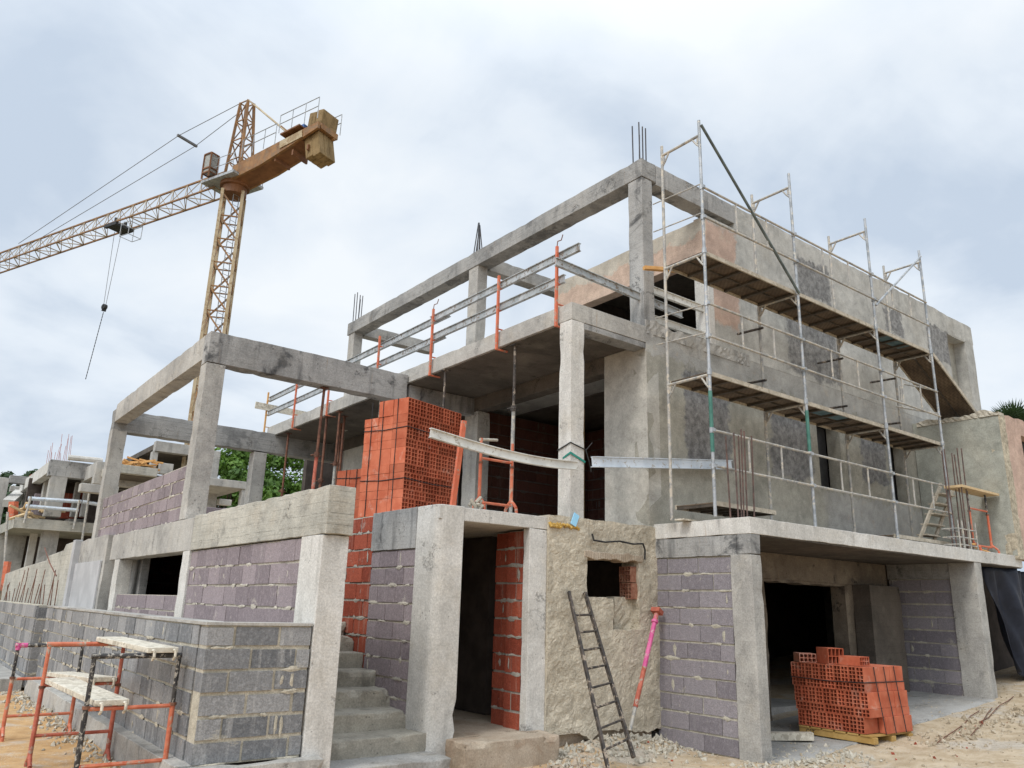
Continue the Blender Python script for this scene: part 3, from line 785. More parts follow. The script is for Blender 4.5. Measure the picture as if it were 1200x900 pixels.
mb = MB(); pts = [(6.84, 7.22, 2.50), (6.86, 7.21, 2.42), (7.05, 7.20, 2.41), (7.3, 7.2, 2.44), (7.55, 7.2, 2.42), (7.74, 7.21, 2.44), (7.79, 7.22, 2.36), (7.78, 7.22, 2.24)]
mb.path(pts, 0.012, 6); mb.build('cable', 'black', H)
# --- stairs
mb = MB(); y = 7.30; z = 0.0
nose = [7.34, 7.73, 8.12, 8.48, 8.82, 9.10, 9.34, 9.58, 9.84, 10.1, 10.36, 10.62, 10.88, 11.14, 11.4]
stair = thing('stairs', (0, 0, 0), None, None); stair.parent = H; stair.location = Vector((4, 7.3, 0))-world_loc(H)
for k, yy in enumerate(nose):
    zt = 0.34+0.172*k
    rough_solid((3.40, yy, zt-0.172-0.1), (4.66, yy+0.75, zt), 0.07, 0.03, 0.06).build('step', 'stairs', stair, bevel=0.012)
rough_solid((3.36, 6.93, -0.15), (4.70, 7.42, 0.17), 0.09, 0.012, 0.04).build('step', 'floor_conc', stair, bevel=0.012)
# --- left wing, lower part
conc('column', (XP, 6.93, -0.15), (3.41, 7.42, 2.20), 'conc_white', H)
conc('beam', (XP, 6.88, 2.20), (3.42, 11.06, 2.66), 'conc_yellow', H, seg=0.12, amp=0.008, chip=0.03)
conc('beam', (XP, 11.065, 2.20), (3.42, 15.9, 2.64), 'conc', H, seg=0.2)
masonry('x', XP+0.03, 7.42, 11.06, 1.30, 2.19, 0.2, 0.4, 0.2, seed=31, jit=0.008, joint=0.006).build('block_wall', 'purple', H)
conc('column', (XP, 11.06, 1.1), (3.36, 11.38, 2.20), 'conc_white', H)
masonry('x', XP+0.05, 11.38, 15.1, 1.20, 1.62, 0.2, 0.5, 0.2, seed=32).build('block_wall', 'purple', H)
conc('column', (XP, 15.1, 1.1), (3.36, 15.45, 2.20), 'conc_white', H)
conc('column', (XP+0.3, 15.9, 1.0), (3.7, 16.2, 2.6), 'conc', H)
masonry('x', 5.9, 10.0, 17.9, 0.5, 2.45, 0.2, 0.4, 0.2, seed=33).build('brick_wall', 'brick_shade', H)
masonry('y', 17.7, 3.5, 5.88, 0.5, 2.45, 0.2, 0.4, 0.2, seed=34).build('brick_wall', 'brick_shade', H)
masonry('y', 12.1, 4.7, 8.0, 0.2, 2.45, 0.2, 0.4, 0.2, seed=35).build('brick_wall', 'brick_shade', H)
MB().box((3.45, 12.0, 1.0), (5.9, 18, 1.15)).build('floor_slab', 'dark_room', H)
MB().box((6.3, 8.6, 0.28), (6.4, 12, 2.49)).box((5.2, 9.9, 0.28), (6.29, 10.0, 2.49)).build('partition_wall', 'dark_room', H)
MB().box((3.5, 15.0, 0.4), (3.62, 15.9, 2.5)).build('door_reveal', 'conc_dark', H)
conc('floor_slab', (3.43, 11.9, 2.45), (7.9, 18.0, 2.64), 'floor_conc', H, seg=0.5)
MB().box((3.4, 7.45, 0.0), (3.36, 11.9, 2.4)).build('stair_side_wall', 'conc', H)
# wall continuing to the left of the wing
w = wall('x', XP-0.05, 16.0, 19.0, 0.8, 2.66, 0.25, step=0.4, amp=0.02, rag=0.03)
w.build('rendered_wall', 'conc', H)
MB().box((XP-0.09, 16.2, 0.9), (XP-0.055, 18.6, 2.2)).build('insulation_panel', 'white_panel', H, bevel=0.004)
MB().box((XP-0.16, 18.6, 0.9), (XP-0.02, 18.85, 2.68)).build('pipe_casing', 'white_panel', H, bevel=0.01)
# --- pergola frame
conc('column', (XP, 11.5, 2.645), (3.42, 11.79, 4.93), 'conc', H)
conc('column', (XP, 17.6, 2.645), (3.42, 17.89, 4.90), 'conc', H)
conc('column', (6.12, 17.6, 2.645), (6.42, 17.89, 4.84), 'conc', H)
conc('beam', (XP, 11.5, 4.94), (6.52, 11.78, 5.42), 'conc_dark', H, seg=0.13, amp=0.008, chip=0.03)
conc('beam', (XP, 11.79, 5.03), (3.40, 17.59, 5.42), 'conc', H, seg=0.13)
conc('beam', (XP, 17.6, 4.86), (8.9, 17.9, 5.32), 'conc_board', H, seg=0.13, amp=0.01, chip=0.03)
masonry('x', XP+0.06, 11.8, 17.6, 2.65, 3.47, 0.2, 0.4, 0.2, seed=41, jit=0.008, joint=0.006).build('block_wall', 'purple', H)
masonry('y', 17.62, 6.43, 9.0, 2.65, 3.0, 0.2, 0.5, 0.2, seed=42).build('block_wall', 'grey_block', H)
masonry('y', 17.62, 3.5, 6.1, 2.65, 2.85, 0.2, 0.5, 0.2, seed=43).build('block_wall', 'purple', H)
# --- balcony slab (second floor) with its column
conc('floor_slab', (XS, YF, 5.29), (9.4, 18.1, 5.54), 'conc', H, seg=0.16, amp=0.006, chip=0.02)
conc('beam', (XS+0.24, YF+0.003, 5.20), (XM, YF+0.25, 5.285), 'conc_dark', H)
MB().box((XS+0.05, YF+0.26, 5.275), (XM, 18.0, 5.288)).build('slab_soffit', 'conc_shade', H)
conc('column', (XS, YF, 2.655), (XS+0.235, YF+0.235, 5.288), 'conc_white', H)
conc('beam', (XM, 8.16, 5.02), (8.2, 17.4, 5.275), 'conc_shade', H, seg=0.25)
conc('beam', (XS+0.05, 11.55, 4.96), (XM+0.3, 11.75, 5.27), 'conc_dark', H, seg=0.25)
# ground-floor side of the main volume
w = wall('x', XM, YF, 8.15, 2.66, 5.27, 0.25, step=0.2, amp=0.006)
w.build('rendered_wall', 'plaster_side', H)
conc('column', (XM, 11.42, 2.66), (8.25, 11.85, 5.02), 'conc', H)
conc('column', (XM, 16.9, 2.66), (8.25, 17.35, 5.02), 'conc', H)
masonry('x', XM+0.03, 12.2, 14.2, 2.66, 5.0, 0.15, 0.4, 0.2, seed=52).build('block_wall', 'purple_dark', H)
w = wall('x', XM+0.02, 14.2, 16.9, 2.66, 5.02, 0.2, holes=[(14.9, 15.9, 2.66, 4.7)], step=0.4)
w.build('rendered_wall', 'plaster_side', H)
# rooms behind
masonry('x', 11.2, 7.6, 12.0, 2.73, 5.2, 0.15, 0.3, 0.2, seed=53).build('brick_wall', 'brick_shade', H)
masonry('y', 11.95, 8.3, 11.2, 2.73, 5.2, 0.15, 0.3, 0.2, seed=54).build('brick_wall', 'brick_shade', H)
w = wall('x', 11.15, 9.4, 10.5, 2.8, 4.7, 0.04, step=0.12, amp=0.02, rag=0.15, hole_rag=0.1)
w.build('plaster_patch', 'rough_tan', H)
MB().box((9.0, 9.9, 2.73), (9.2, 10.1, 5.0)).build('wooden_post', 'wood', H)
MB().box((8.0, 7.56, 2.53), (19.1, 19.5, 2.715)).build('floor_slab', 'floor_conc', H)
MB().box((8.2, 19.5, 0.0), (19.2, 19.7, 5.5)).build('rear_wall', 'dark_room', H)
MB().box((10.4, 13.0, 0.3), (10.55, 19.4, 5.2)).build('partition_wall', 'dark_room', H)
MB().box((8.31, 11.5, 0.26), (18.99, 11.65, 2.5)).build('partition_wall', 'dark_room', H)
MB().box((9.45, 7.6, 5.30), (19.1, 19.5, 5.53)).build('floor_slab', 'conc_shade', H)  # dark floor tone paints the upper room's shade
# --- long facade, lower storey
w = wall('y', YF, XM+0.002, 18.9, 2.70, 5.545, 0.25, holes=[(12.23, 12.95, 3.68, 4.86), (14.62, 15.34, 3.70, 4.84)], step=0.22, amp=0.008, hole_rag=0.01)
w.build('rendered_wall', 'plaster_low', H)
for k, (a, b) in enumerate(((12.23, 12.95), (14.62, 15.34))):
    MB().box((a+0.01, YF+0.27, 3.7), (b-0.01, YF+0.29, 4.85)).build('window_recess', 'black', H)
# broken edge along the upper floor
w = wall('y', YF-0.012, XM, 10.4, 5.44, 5.62, 0.25, step=0.05, amp=0.02, rag=0.11, ragfreq=1.6, fine=0.02)
w.build('broken_parapet', 'conc', H)
# --- upper storey
w = wall('y', YF+0.003, 9.45, 19.2, 5.55, 7.83, 0.25, holes=[(17.88, 18.78, 6.1, 7.8)], step=0.22, amp=0.008, hole_rag=0.01)
w.build('rendered_wall', 'plaster_up', H)
w = wall('y', YF+0.001, 10.2, 19.22, 7.83, 8.27, 0.25, step=0.12, amp=0.008, rag=0.035, ragfreq=1.8)
w.build('parapet', 'plaster_up', H)
MB().box((17.88, YF+0.255, 6.0), (18.9, YF+0.275, 7.9)).build('window_recess', 'plaster_low', H)
w = wall('x', 9.44, YF+0.01, 11.05, 7.12, 7.80, 0.22, step=0.25, amp=0.012, rag=0.02)
w.build('parapet', 'pink', H)
MB().box((9.435, YF-0.006, 5.56), (9.56, YF+0.27, 7.11)).build('door_jamb', 'conc_white', H, bevel=0.006)
w = wall('x', 9.44, 10.75, 11.05, 5.55, 7.12, 0.2, step=0.4)
w.build('rendered_wall', 'plaster_side', H)
MB().box((9.68, 7.56, 7.66), (19.0, 11.0, 7.78)).build('roof_slab', 'conc_shade', H)
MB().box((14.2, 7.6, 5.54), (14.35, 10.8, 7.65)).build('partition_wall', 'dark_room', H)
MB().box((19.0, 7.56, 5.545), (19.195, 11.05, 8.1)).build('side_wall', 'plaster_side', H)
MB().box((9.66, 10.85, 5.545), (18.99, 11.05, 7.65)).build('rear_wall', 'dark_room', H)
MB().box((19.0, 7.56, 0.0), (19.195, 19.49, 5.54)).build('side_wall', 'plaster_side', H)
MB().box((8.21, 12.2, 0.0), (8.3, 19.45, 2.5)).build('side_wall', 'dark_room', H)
# roof frame
def rebar(parent, x, y, z, h, pts, lean=0.0, r=0.011, mat='rebar_blue'):
    mb = MB()
    for k, (dx, dy) in enumerate(pts):
        tx = dx*(1-lean); ty = dy*(1-lean)
        mb.mark().tube((x+dx, y+dy, z), (x+tx+0.01*(k % 3-1), y+ty, z+h*(1-0.12*((k*7) % 3)/2)), r, 6)
    return mb.build_each('rebar', mat, parent)
sq = [(-0.07, -0.07), (0.07, -0.07), (0.07, 0.07), (-0.07, 0.07), (0.0, -0.07)]
c1 = conc('column', (7.96, YF+0.01, 5.545), (8.185, YF+0.30, 7.965), 'conc_dark', H)
rebar(c1, 8.06, 7.44, 8.2, 0.75, sq)
c2 = conc('column', (7.97, 11.62, 5.545), (8.2, 11.93, 7.975), 'conc', H)
rebar(c2, 8.08, 11.8, 8.2, 0.78, sq+[(-0.05, 0.02), (0.04, 0.0)], lean=0.9)
c3 = conc('column', (7.97, 16.85, 5.545), (8.2, 17.15, 7.975), 'conc', H)
rebar(c3, 8.08, 17.0, 8.2, 0.85, sq)
conc('beam', (7.95, YF, 7.97), (8.27, 17.22, 8.28), 'conc_board', H, seg=0.15, chip=0.02)
conc('beam', (8.275, YF, 7.93), (10.25, 7.58, 8.275), 'conc_dark', H, seg=0.13, chip=0.03)
conc('beam', (8.275, 11.65, 7.96), (10.3, 11.9, 8.24), 'conc', H)
conc('beam', (8.275, 16.9, 7.96), (10.3, 17.15, 8.24), 'conc', H)
# right-hand annex, standing forward
w = wall('x', 15.72, 5.72, 7.29, 2.72, 5.34, 0.2, step=0.12, amp=0.012, rag=0.05, ragfreq=2)
w.build('annex_wall', 'plaster_annex', H)
w = wall('y', 5.705, 15.725, 22.0, 2.66, 5.32, 0.2, holes=[(16.62, 18.0, 3.7, 5.02)], step=0.2, amp=0.01, rag=0.06)
w.build('annex_wall', 'pink_wall', H)
w = wall('x', 15.70, 5.70, 7.2, 5.27, 5.36, 0.24, step=0.045, amp=0.03, rag=0.07, ragfreq=4, fine=0.03)
w.build('broken_edge', 'mortar', H)
MB().box((15.95, 5.95, 5.1), (22, 7.28, 5.2)).build('roof_slab', 'conc', H)
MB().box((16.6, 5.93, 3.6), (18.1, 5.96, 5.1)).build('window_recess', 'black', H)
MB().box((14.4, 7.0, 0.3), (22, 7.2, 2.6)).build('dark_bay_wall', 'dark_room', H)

# ------------------------------------------------------------------ retaining wall
T = thing('retaining_wall', (2.2, 6.95, 0), 'long grey block retaining wall with pale coping at the lower left, behind the orange trestles', 'wall')
WT = 1.38
masonry('x', 2.2, 7.16, 15.2, 0.30, WT, 0.2, 0.4, 0.18, seed=61, jit=0.007, joint=0.016).build('block_wall', 'grey_block', T)
masonry('y', 6.95, 2.2, 3.13, 0.30, WT, 0.2, 0.40, 0.18, seed=62, jit=0.008, joint=0.022, jh=0.03).build('block_wall', 'grey_block', T)
MB().box((2.19, 6.94, WT+0.001), (2.40, 15.2, WT+0.025)).box((2.401, 6.94, WT+0.001), (3.13, 7.15, WT+0.024)).build('coping', 'conc', T)
conc('footing', (2.10, 6.80, -0.2), (3.3, 6.949, 0.30), 'conc', T, seg=0.12, amp=0.02, chip=0.05)
conc('footing', (2.08, 6.955, -0.2), (2.35, 15.2, 0.315), 'conc', T, seg=0.16, amp=0.02, chip=0.05)
MB().box((2.41, 7.16, 0.9), (3.13, 19, 1.28)).build('soil_fill', 'mortar', T)
T2 = thing('retaining_wall', (2.0, 16, 0), 'second grey block wall past the joint at the far left edge, above a sloping footing', 'wall')
masonry('x', 2.12, 15.75, 30, 0.1, 1.40, 0.2, 0.5, 0.2, seed=63, jit=0.006).build('block_wall', 'grey_block', T2)
masonry('y', 15.7, 2.14, 2.5, 0.1, 1.38, 0.06, 0.4, 0.2, seed=64).build('wall_end', 'grey_block', T2)
conc('footing', (1.75, 15.7, -0.3), (2.115, 30, 0.25), 'conc', T2, seg=0.3, amp=0.03)

# ------------------------------------------------------------------ scaffold
S = thing('scaffold', (8, 6.2, 2.72), 'galvanised frame scaffold with wooden platforms standing on the garage slab', 'scaffold')
PX = [7.96, 10.16, 12.46, 14.42]; YO, YI = 6.2, 6.9
for i, x in enumerate(PX):
    for yy in (YO, YI):
        top = 8.36 if yy == YO else 8.28
        base = 2.74
        MB().tube((x, yy, base), (x, yy, top), 0.0215, 10).build('standard', 'galv' if yy == YO else 'galv_dirty', S, smooth=False)
    mb = MB()
    for zz in (4.57, 6.29, 8.12):
        mb.mark().tube((x, YO, zz), (x, YI, zz), 0.021, 8)
        for ya, dy in ((YO, 1), (YI, -1)):
            mb.path([(x, ya, zz-0.19), (x, ya+dy*0.06, zz-0.12), (x, ya+dy*0.13, zz-0.01)], 0.014, 6)
            mb.box((x-0.006, min(ya, ya+dy*0.05), zz-0.12), (x+0.006, max(ya, ya+dy*0.05), zz))
    mb.build_each('transom', 'galv_dirty', S)
    mb = MB()
    for zz in (4.62, 6.34):
        mb.mark().tube((x, YO, zz-0.05), (x, YO, zz+0.03), 0.032, 8)
    mb.build_each('coupler', 'galv', S)
    if i < 4:
        MB().tube((x, YO, 3.55+0.25*i), (x, YO, 4.35+0.12*i), 0.0255, 10).build('paint_band', 'green_steel' if i != 2 else 'galv', S) if i in (0, 1) else None
def guard(x0, x1, zb, both=True):
    mb = MB()
    for zz in (zb, zb+0.46): mb.mark().tube((x0, YO, zz-0.035), (x0, YO, zz+0.035), 0.031, 8).box((x0-0.02, YO-0.05, zz-0.022), (x0+0.02, YO, zz+0.022))
    mb.build_each('clamp', 'galv', S)
    mb = MB()
    for zz in (zb, zb+0.46):
        mb.tube((x0, YO-0.02, zz), (x1, YO-0.02, zz), 0.017, 8)
    n = 3
    for k in range(1, n):
        x = x0+(x1-x0)*k/n
        mb.tube((x, YO-0.02, zb), (x, YO-0.02, zb+0.46), 0.014, 6)
    mb.build('guard_rail', 'galv_dirty', S)
for zb in (3.37, 5.10, 6.83):
    for a, b in zip(PX[:-1], PX[1:]): guard(a, b, zb)
mb = MB().tube((13.4, YO+0.25, 5.15), (14.4, YO+0.0, 5.15), 0.015, 6).path([(13.5, YO+0.2, 5.15), (13.5, YO+0.2, 5.52), (13.65, YO+0.2, 5.6), (14.3, YO+0.05, 5.6)], 0.015, 6)
mb.build('end_gate', 'galv_dirty', S)
def deck(x0, x1, z, teal=False):
    d = MB()
    for k in range(2):
        y0 = YO+0.03+k*0.325; d.mark().box((x0+0.02, y0, z-0.014), (x1-0.02, y0+0.31, z))
    p = d.build_each('platform', 'ply', S)[0]
    e = MB()
    for y0 in (YO+0.022, YO+0.665): e.mark().box((x0+0.02, y0, z-0.045), (x1-0.02, y0+0.024, z+0.012))
    e.build_each('edge_board', 'deck_edge', p)
    MB().box((x0+0.02, YO+0.342, z-0.04), (x1-0.02, YO+0.352, z+0.005)).build('deck_joint', 'ply_frame', p)
    f = MB(); n = 5
    for k in range(n+1):
        x = x0+0.05+(x1-x0-0.1)*k/n
        f.mark().box((x-0.025, YO+0.05, z-0.05), (x+0.025, YI-0.03, z-0.0145))
    f.build_each('deck_bearer', 'ply_frame', p)
    if teal:
        MB().box((x0+0.5, YO+0.06, z-0.0185), (x0+1.35, YO+0.31, z-0.017)).build('repair_patch', 'teal_deck', p)
for i, (a, b) in enumerate(zip(PX[:-1], PX[1:])):
    deck(a, b, 4.62, i == 1); deck(a, b, 6.34, i == 2)
    mb = MB(); 
deck(8.0, 9.3, 2.93); deck(12.4, 14.3, 2.86)
MB().tube((7.97, YO-0.03, 8.28), (10.15, YO-0.03, 6.30), 0.021, 8).build('brace', 'dark_galv', S)
MB().tube((14.40, YO-0.03, 8.22), (12.48, YO-0.03, 6.72), 0.02, 8).build('brace', 'galv', S)
# wall ties and end rails
mb = MB()
for (za, zb) in ((7.35, 7.40), (6.9, 6.95), (5.15, 5.2), (5.55, 5.6)):
    mb.mark().tube((7.96, YO, za), (7.96, YI+0.2, zb), 0.009, 6)
mb.build_each('end_rail', 'galv_dirty', S)
mb = MB()
for x in (10.2, 12.5, 14.3):
    for z in (5.05, 5.9): mb.mark().tube((x-0.1, YI-0.1, z), (x-0.1, YF-0.02, z+0.02), 0.02, 6)
mb.build_each('wall_tie', 'dark_metal', S)
# ramp board resting on the broken annex edge
rp = thing('ramp_board', (14.5, 6.3, 6.2), 'sloping perforated scaffold board leading from the top platform down to the annex roof', 'board')
mb = MB(); a = Vector((14.5, 6.25, 6.30)); b = Vector((16.15, 6.25, 5.40))
def ramp(y0, y1, dz, h, mat, nm, par):
    m = MB(); d = (b-a).normalized(); nrm = Vector((-d.z, 0, d.x))
    c = [a+nrm*dz, b+nrm*dz, b+nrm*(dz+h), a+nrm*(dz+h)]
    out = [(p.x, p.z) for p in c]
    m.prism(out, 1, y0, y1); return m.build(nm, mat, par)
for k, y0 in enumerate((6.22, 6.55)):
    pl = ramp(y0, y0+0.31, 0, 0.02, 'ply', 'deck_panel', rp)
ramp(6.20, 6.22, -0.03, 0.07, 'deck_edge', 'edge_board', rp); ramp(6.86, 6.88, -0.03, 0.07, 'deck_edge', 'edge_board', rp); ramp(6.53, 6.55, -0.03, 0.06, 'ply_frame', 'edge_board', rp)
tag(MB().box((7.9, 6.3, 0), (9.3, 6.45, 0.02)).build('timber_plank', 'wood_pale'), 'thin pale plank lying under the scaffold feet at the slab corner', 'plank').location = (0.0, 0.35, 2.725)

# ------------------------------------------------------------------ starter bars on the garage slab
def starter(name, pts, h, label, mat='rebar', lean=0.03):
    mb = MB(); q = random.Random(len(pts))
    for (x, y) in pts:
        mb.mark().tube((x, y, 2.715), (x+q.uniform(-lean, lean), y+q.uniform(-lean, lean), 2.72+h*q.uniform(0.88, 1.05)), 0.011, 6)
    t = thing(name, (pts[0][0], pts[0][1], 2.72), label, 'rebar'); mb.build_each('bar', mat, t)
    return t
starter('rebar_bundle', [(8.12, 5.98), (8.3, 5.98), (8.18, 6.14), (8.26, 6.0), (8.35, 6.1), (8.5, 6.02)], 1.12, 'six rusty starter bars rising from the garage slab corner')
rb = starter('rebar_bundle', [(13.9, 5.95), (14.25, 5.92), (14.35, 5.98), (14.5, 5.95), (14.1, 6.1), (14.45, 6.1)], 1.75, 'tall rusty starter bars beside the scaffold end and orange trestle')
mb = MB()
for z in (2.8, 2.92, 3.06):
    mb.path([(13.9, 5.9, z), (14.55, 5.9, z), (14.55, 6.15, z), (13.9, 6.15, z), (13.9, 5.9, z)], 0.012, 6)
for x in (13.9, 14.05, 14.3, 14.55): mb.tube((x, 5.89, 2.72), (x, 5.89, 3.2), 0.012, 6)
mb.build('stirrup_cage', 'galv_dirty', rb)

# ------------------------------------------------------------------ trestle frames
def trestle(name, loc, w, h, mats, label, cat='trestle', group=None, rz=0.0, rails=(0.18, 0.62), top=True, topmat=None, foot=True, legmats=None):
    t = thing(name, loc, label, cat, group, rz)
    for k, x in enumerate((0, w)):
        lm = (legmats or (mats, mats))[k]
        split = 0.66*h
        MB().tube((x, 0, 0.13 if foot else 0), (x, 0, split), 0.021, 10).build('leg', lm[0], t, local=True)
        mb = MB().tube((x, 0, split), (x, 0, h), 0.018, 10); mb.build('inner_leg', lm[1], t, local=True)
        MB().tube((x, 0, split-0.012), (x, 0, split+0.012), 0.03, 10).build('collar', 'rust', t, local=True)
        if foot:
            mb = MB()
            for s in (-1, 1):
                mb.path([(x, 0, 0.16), (x, s*0.05, 0.12), (x, s*0.10, 0.07), (x, s*0.11, 0.0)], 0.019, 8)
            mb.build('foot', mats[0], t, local=True)
    for z in rails:
        MB().tube((0, 0, z), (w, 0, z), 0.016, 8).build('rail', mats[0], t, local=True)
    if top:
        MB().tube((-0.02, 0, h), (w+0.02, 0, h), 0.022, 10).build('top_rail', topmat or mats[1], t, local=True)
    return t
trestle('trestle_frame', (1.46, 7.35, -0.02), 0.66, 1.14, ('orange', 'black_spl'), 'front trestle with black splashed upper legs, half cut by the bottom edge', legmats=(('black_spl', 'black_spl'), ('orange', 'black_spl')), rails=(0.32, 0.74))
trestle('trestle_frame', (1.37, 8.95, 0.0), 0.66, 1.13, ('red_rust', 'orange'), 'middle rust red trestle carrying the far ends of the two nearest planks', rails=(0.32, 0.76), legmats=(('red_rust', 'orange'), ('red_rust', 'red_rust')))
t3 = trestle('trestle_frame', (1.35, 10.85, 0.0), 0.66, 1.02, ('orange', 'black_spl'), 'rear orange trestle with black upper legs and a magenta painted corner', rails=(0.27, 0.66))
MB().tube((-0.03, 0, 1.02), (0.09, 0, 1.02), 0.027, 10).tube((0, 0, 0.97), (0, 0, 1.045), 0.027, 10).build('painted_corner', 'magenta', t3, local=True)
def plank(p, q, w, label, mat='wood_pale'):
    o = MB()
    p = Vector(p); q = Vector(q)
    o.obox(p, q, w, 0.045)
    d = (q-p).normalized()
    ob = o.build('scaffold_plank', mat, None, bevel=0.005)
    tag(ob, label, 'plank', None)
    k = MB(); s = d.cross(Vector((0, 0, 1))).normalized()
    for e in (-1, 1):
        c = p+s*e*(w/2-0.04)
        k.mark().path([c-d*0.01+Vector((0, 0, 0.0)), c-d*0.055, c-d*0.06-Vector((0, 0, 0.05)), c-d*0.02-Vector((0, 0, 0.075))], 0.012, 6)
    for kk in k.build_each('hook', mat, None): kk.parent = ob
    return ob
plank((1.97, 7.30, 1.165), (1.90, 9.0, 1.175), 0.25, 'pale scaffold plank laid across the tops of the front and middle trestles')
plank((1.64, 7.32, 0.765), (1.51, 9.0, 0.80), 0.26, 'pale scaffold plank on the middle rails of the front and middle trestles')
plank((1.88, 8.92, 0.80), (1.82, 10.9, 0.70), 0.26, 'pale scaffold plank between the middle and rear trestles')

# trestle on the terrace
trestle('trestle_frame', (5.30, 7.50, 2.66), 0.47, 0.86, ('orange', 'orange'), 'small orange trestle frame standing on the terrace by the pale column', rails=(0.10, 0.62), top=False)
mb = MB().tube((5.28, 7.50, 3.50), (5.62, 7.62, 3.56), 0.018, 8); 
tag(mb.build('steel_tube', 'mortar'), 'short mortar-crusted tube lying across the small terrace trestle', 'tube')
mb = MB()
q = random.Random(5)
for k in range(9):
    mb.tube((5.20+q.uniform(-.07, .07), 7.42+q.uniform(-.05, .05), 2.66+q.uniform(0, .1)), (5.20+q.uniform(-.1, .1), 7.42+q.uniform(-.06, .06), 2.68+q.uniform(0, .14)), 0.02, 6)
tag(mb.build('clamp_heap', 'mortar'), 'small heap of mortar-crusted clamps at the terrace edge above the door', 'clamps')
# trestle on garage slab by annex
tq = trestle('trestle_frame', (14.62, 5.98, 2.72), 0.72, 1.05, ('orange_clean', 'black_spl'), 'orange and black trestle at the right end of the garage slab', rails=(0.12, 0.75), top=False)
tag(MB().obox((14.2, 6.02, 3.80), (15.68, 6.02, 3.80), 0.3, 0.04).build('scaffold_plank', 'wood'), 'wooden plank resting on the orange trestle against the green-grey annex wall', 'plank')
ld = thing('step_ladder', (13.9, 6.5, 2.75), 'pale metal access steps leaning on the scaffold near the annex', 'steps')
for dx in (0, 0.5):
    MB().obox((13.6+dx, 6.45, 2.78), (14.75+dx, 6.45, 3.95), 0.03, 0.07).build('stringer', 'deck_edge', ld)
for k in range(5):
    f = (k+1)/6
    MB().box((13.6+1.15*f, 6.36, 2.78+1.17*f-0.012), (14.1+1.15*f, 6.54, 2.78+1.17*f+0.012)).build('tread', 'deck_edge', ld)

# ------------------------------------------------------------------ balcony guard rail (posts clamp the slab edge, loose beams lie in them)
def channel(mb, p, q, h=0.12, w=0.05):
    p = Vector(p); q = Vector(q); d = (q-p).normalized(); s = d.cross(Vector((0, 0, 1))).normalized()
    mb.obox(p, q, 0.008, h)
    for e in (-1, 1):
        o = Vector((0, 0, e*(h/2-0.004))); mb.obox(p+o, q+o, w, 0.010)
XR = XS-0.045
RY = [7.56, 8.9, 10.75, 12.62, 14.7, 16.45, 18.18]
for k, yy in enumerate(RY):
    last = k == len(RY)-1
    nm = ['nearest orange clamp post on the balcony slab corner', 'orange clamp post second from the balcony corner column', 'orange clamp post just right of where the two grey beams overlap near the pergola beam', 'orange clamp post whose top shows just above the dark pergola beam', 'orange clamp post seen under the dark pergola beam', 'orange clamp post second from the far end of the balcony', 'yellow clamp post at the far end of the balcony'][k]
    t = thing('guard_post', (XR, yy, 5.25), nm, 'post', 'clamp posts along the balcony edge')
    mt = 'wood_orange' if last else 'orange_clean'
    MB().box((XR-0.018, yy-0.018, 5.24), (XR+0.018, yy+0.018, 6.42)).build('upright', mt, t, bevel=0.003)
    MB().box((XR-0.015, yy-0.015, 5.238), (XR+0.20, yy+0.015, 5.258)).mark().box((XR+0.0, yy-0.012, 5.56), (XR+0.16, yy+0.012, 5.575)).build_each('clamp', mt, t)
    if k in (0, 2): MB().path([(XR, yy, 6.42), (XR+0.01, yy, 6.5), (XR+0.05, yy-0.03, 6.52), (XR+0.06, yy-0.05, 6.6)], 0.007, 6).build('tie_wire', 'rust', t)
    mb = MB()
    for z in (5.95, 6.3): mb.mark().box((XR+0.022, yy-0.02, z-0.09), (XR+0.06, yy+0.02, z-0.075))
    mb.build_each('bracket', mt, t)
xr = XR+0.05
def rail(p, q, label, mat='greybeam', h=0.115):
    mb = MB(); channel(mb, p, q, h); tag(mb.build('aluminium_beam', mat), label, 'beam', 'beams laid along the balcony guard rail')
rail((xr, 7.15, 6.28), (xr, 10.9, 6.27), 'upper grey beam nearest the balcony corner')
rail((xr+0.06, 10.4, 6.27), (xr+0.06, 14.9, 6.26), 'upper grey beam running from the second overlap behind the pergola beam')
rail((xr, 14.6, 6.25), (xr, 18.2, 6.25), 'upper grey beam at the far end of the balcony')
rail((xr, 7.45, 5.92), (xr, 10.8, 5.93), 'lower grey beam nearest the balcony corner')
rail((xr+0.06, 10.5, 5.92), (xr+0.06, 14.8, 5.92), 'lower grey beam passing behind the dark pergola beam')
rail((xr, 14.5, 5.9), (xr, 18.2, 5.9), 'lower grey beam at the far end of the balcony')
rail((6.35, 7.42, 6.1), (8.9, 7.40, 5.98), 'grey beam along the short end of the balcony, from corner post to column')
rail((8.2, 7.52, 6.28), (9.55, 7.42, 6.22), 'upper pale beam across the dark upper opening behind the scaffold', 'whitebeam')
rail((8.1, 7.5, 5.8), (9.7, 7.40, 5.76), 'lower pale beam across the dark upper opening behind the scaffold', 'whitebeam')
mb = MB().obox((6.2, 18.15, 6.05), (7.5, 18.15, 6.02), 0.03, 0.16)
tag(mb.build('timber_plank', 'wood_pale'), 'pale plank fixed across the yellow end post of the balcony', 'plank')
tag(MB().obox((7.85, 7.2, 6.38), (8.6, 7.0, 6.48), 0.07, 0.05).build('timber_block', 'wood_orange'), 'short orange timber jammed between the upper column and the scaffold', 'timber')

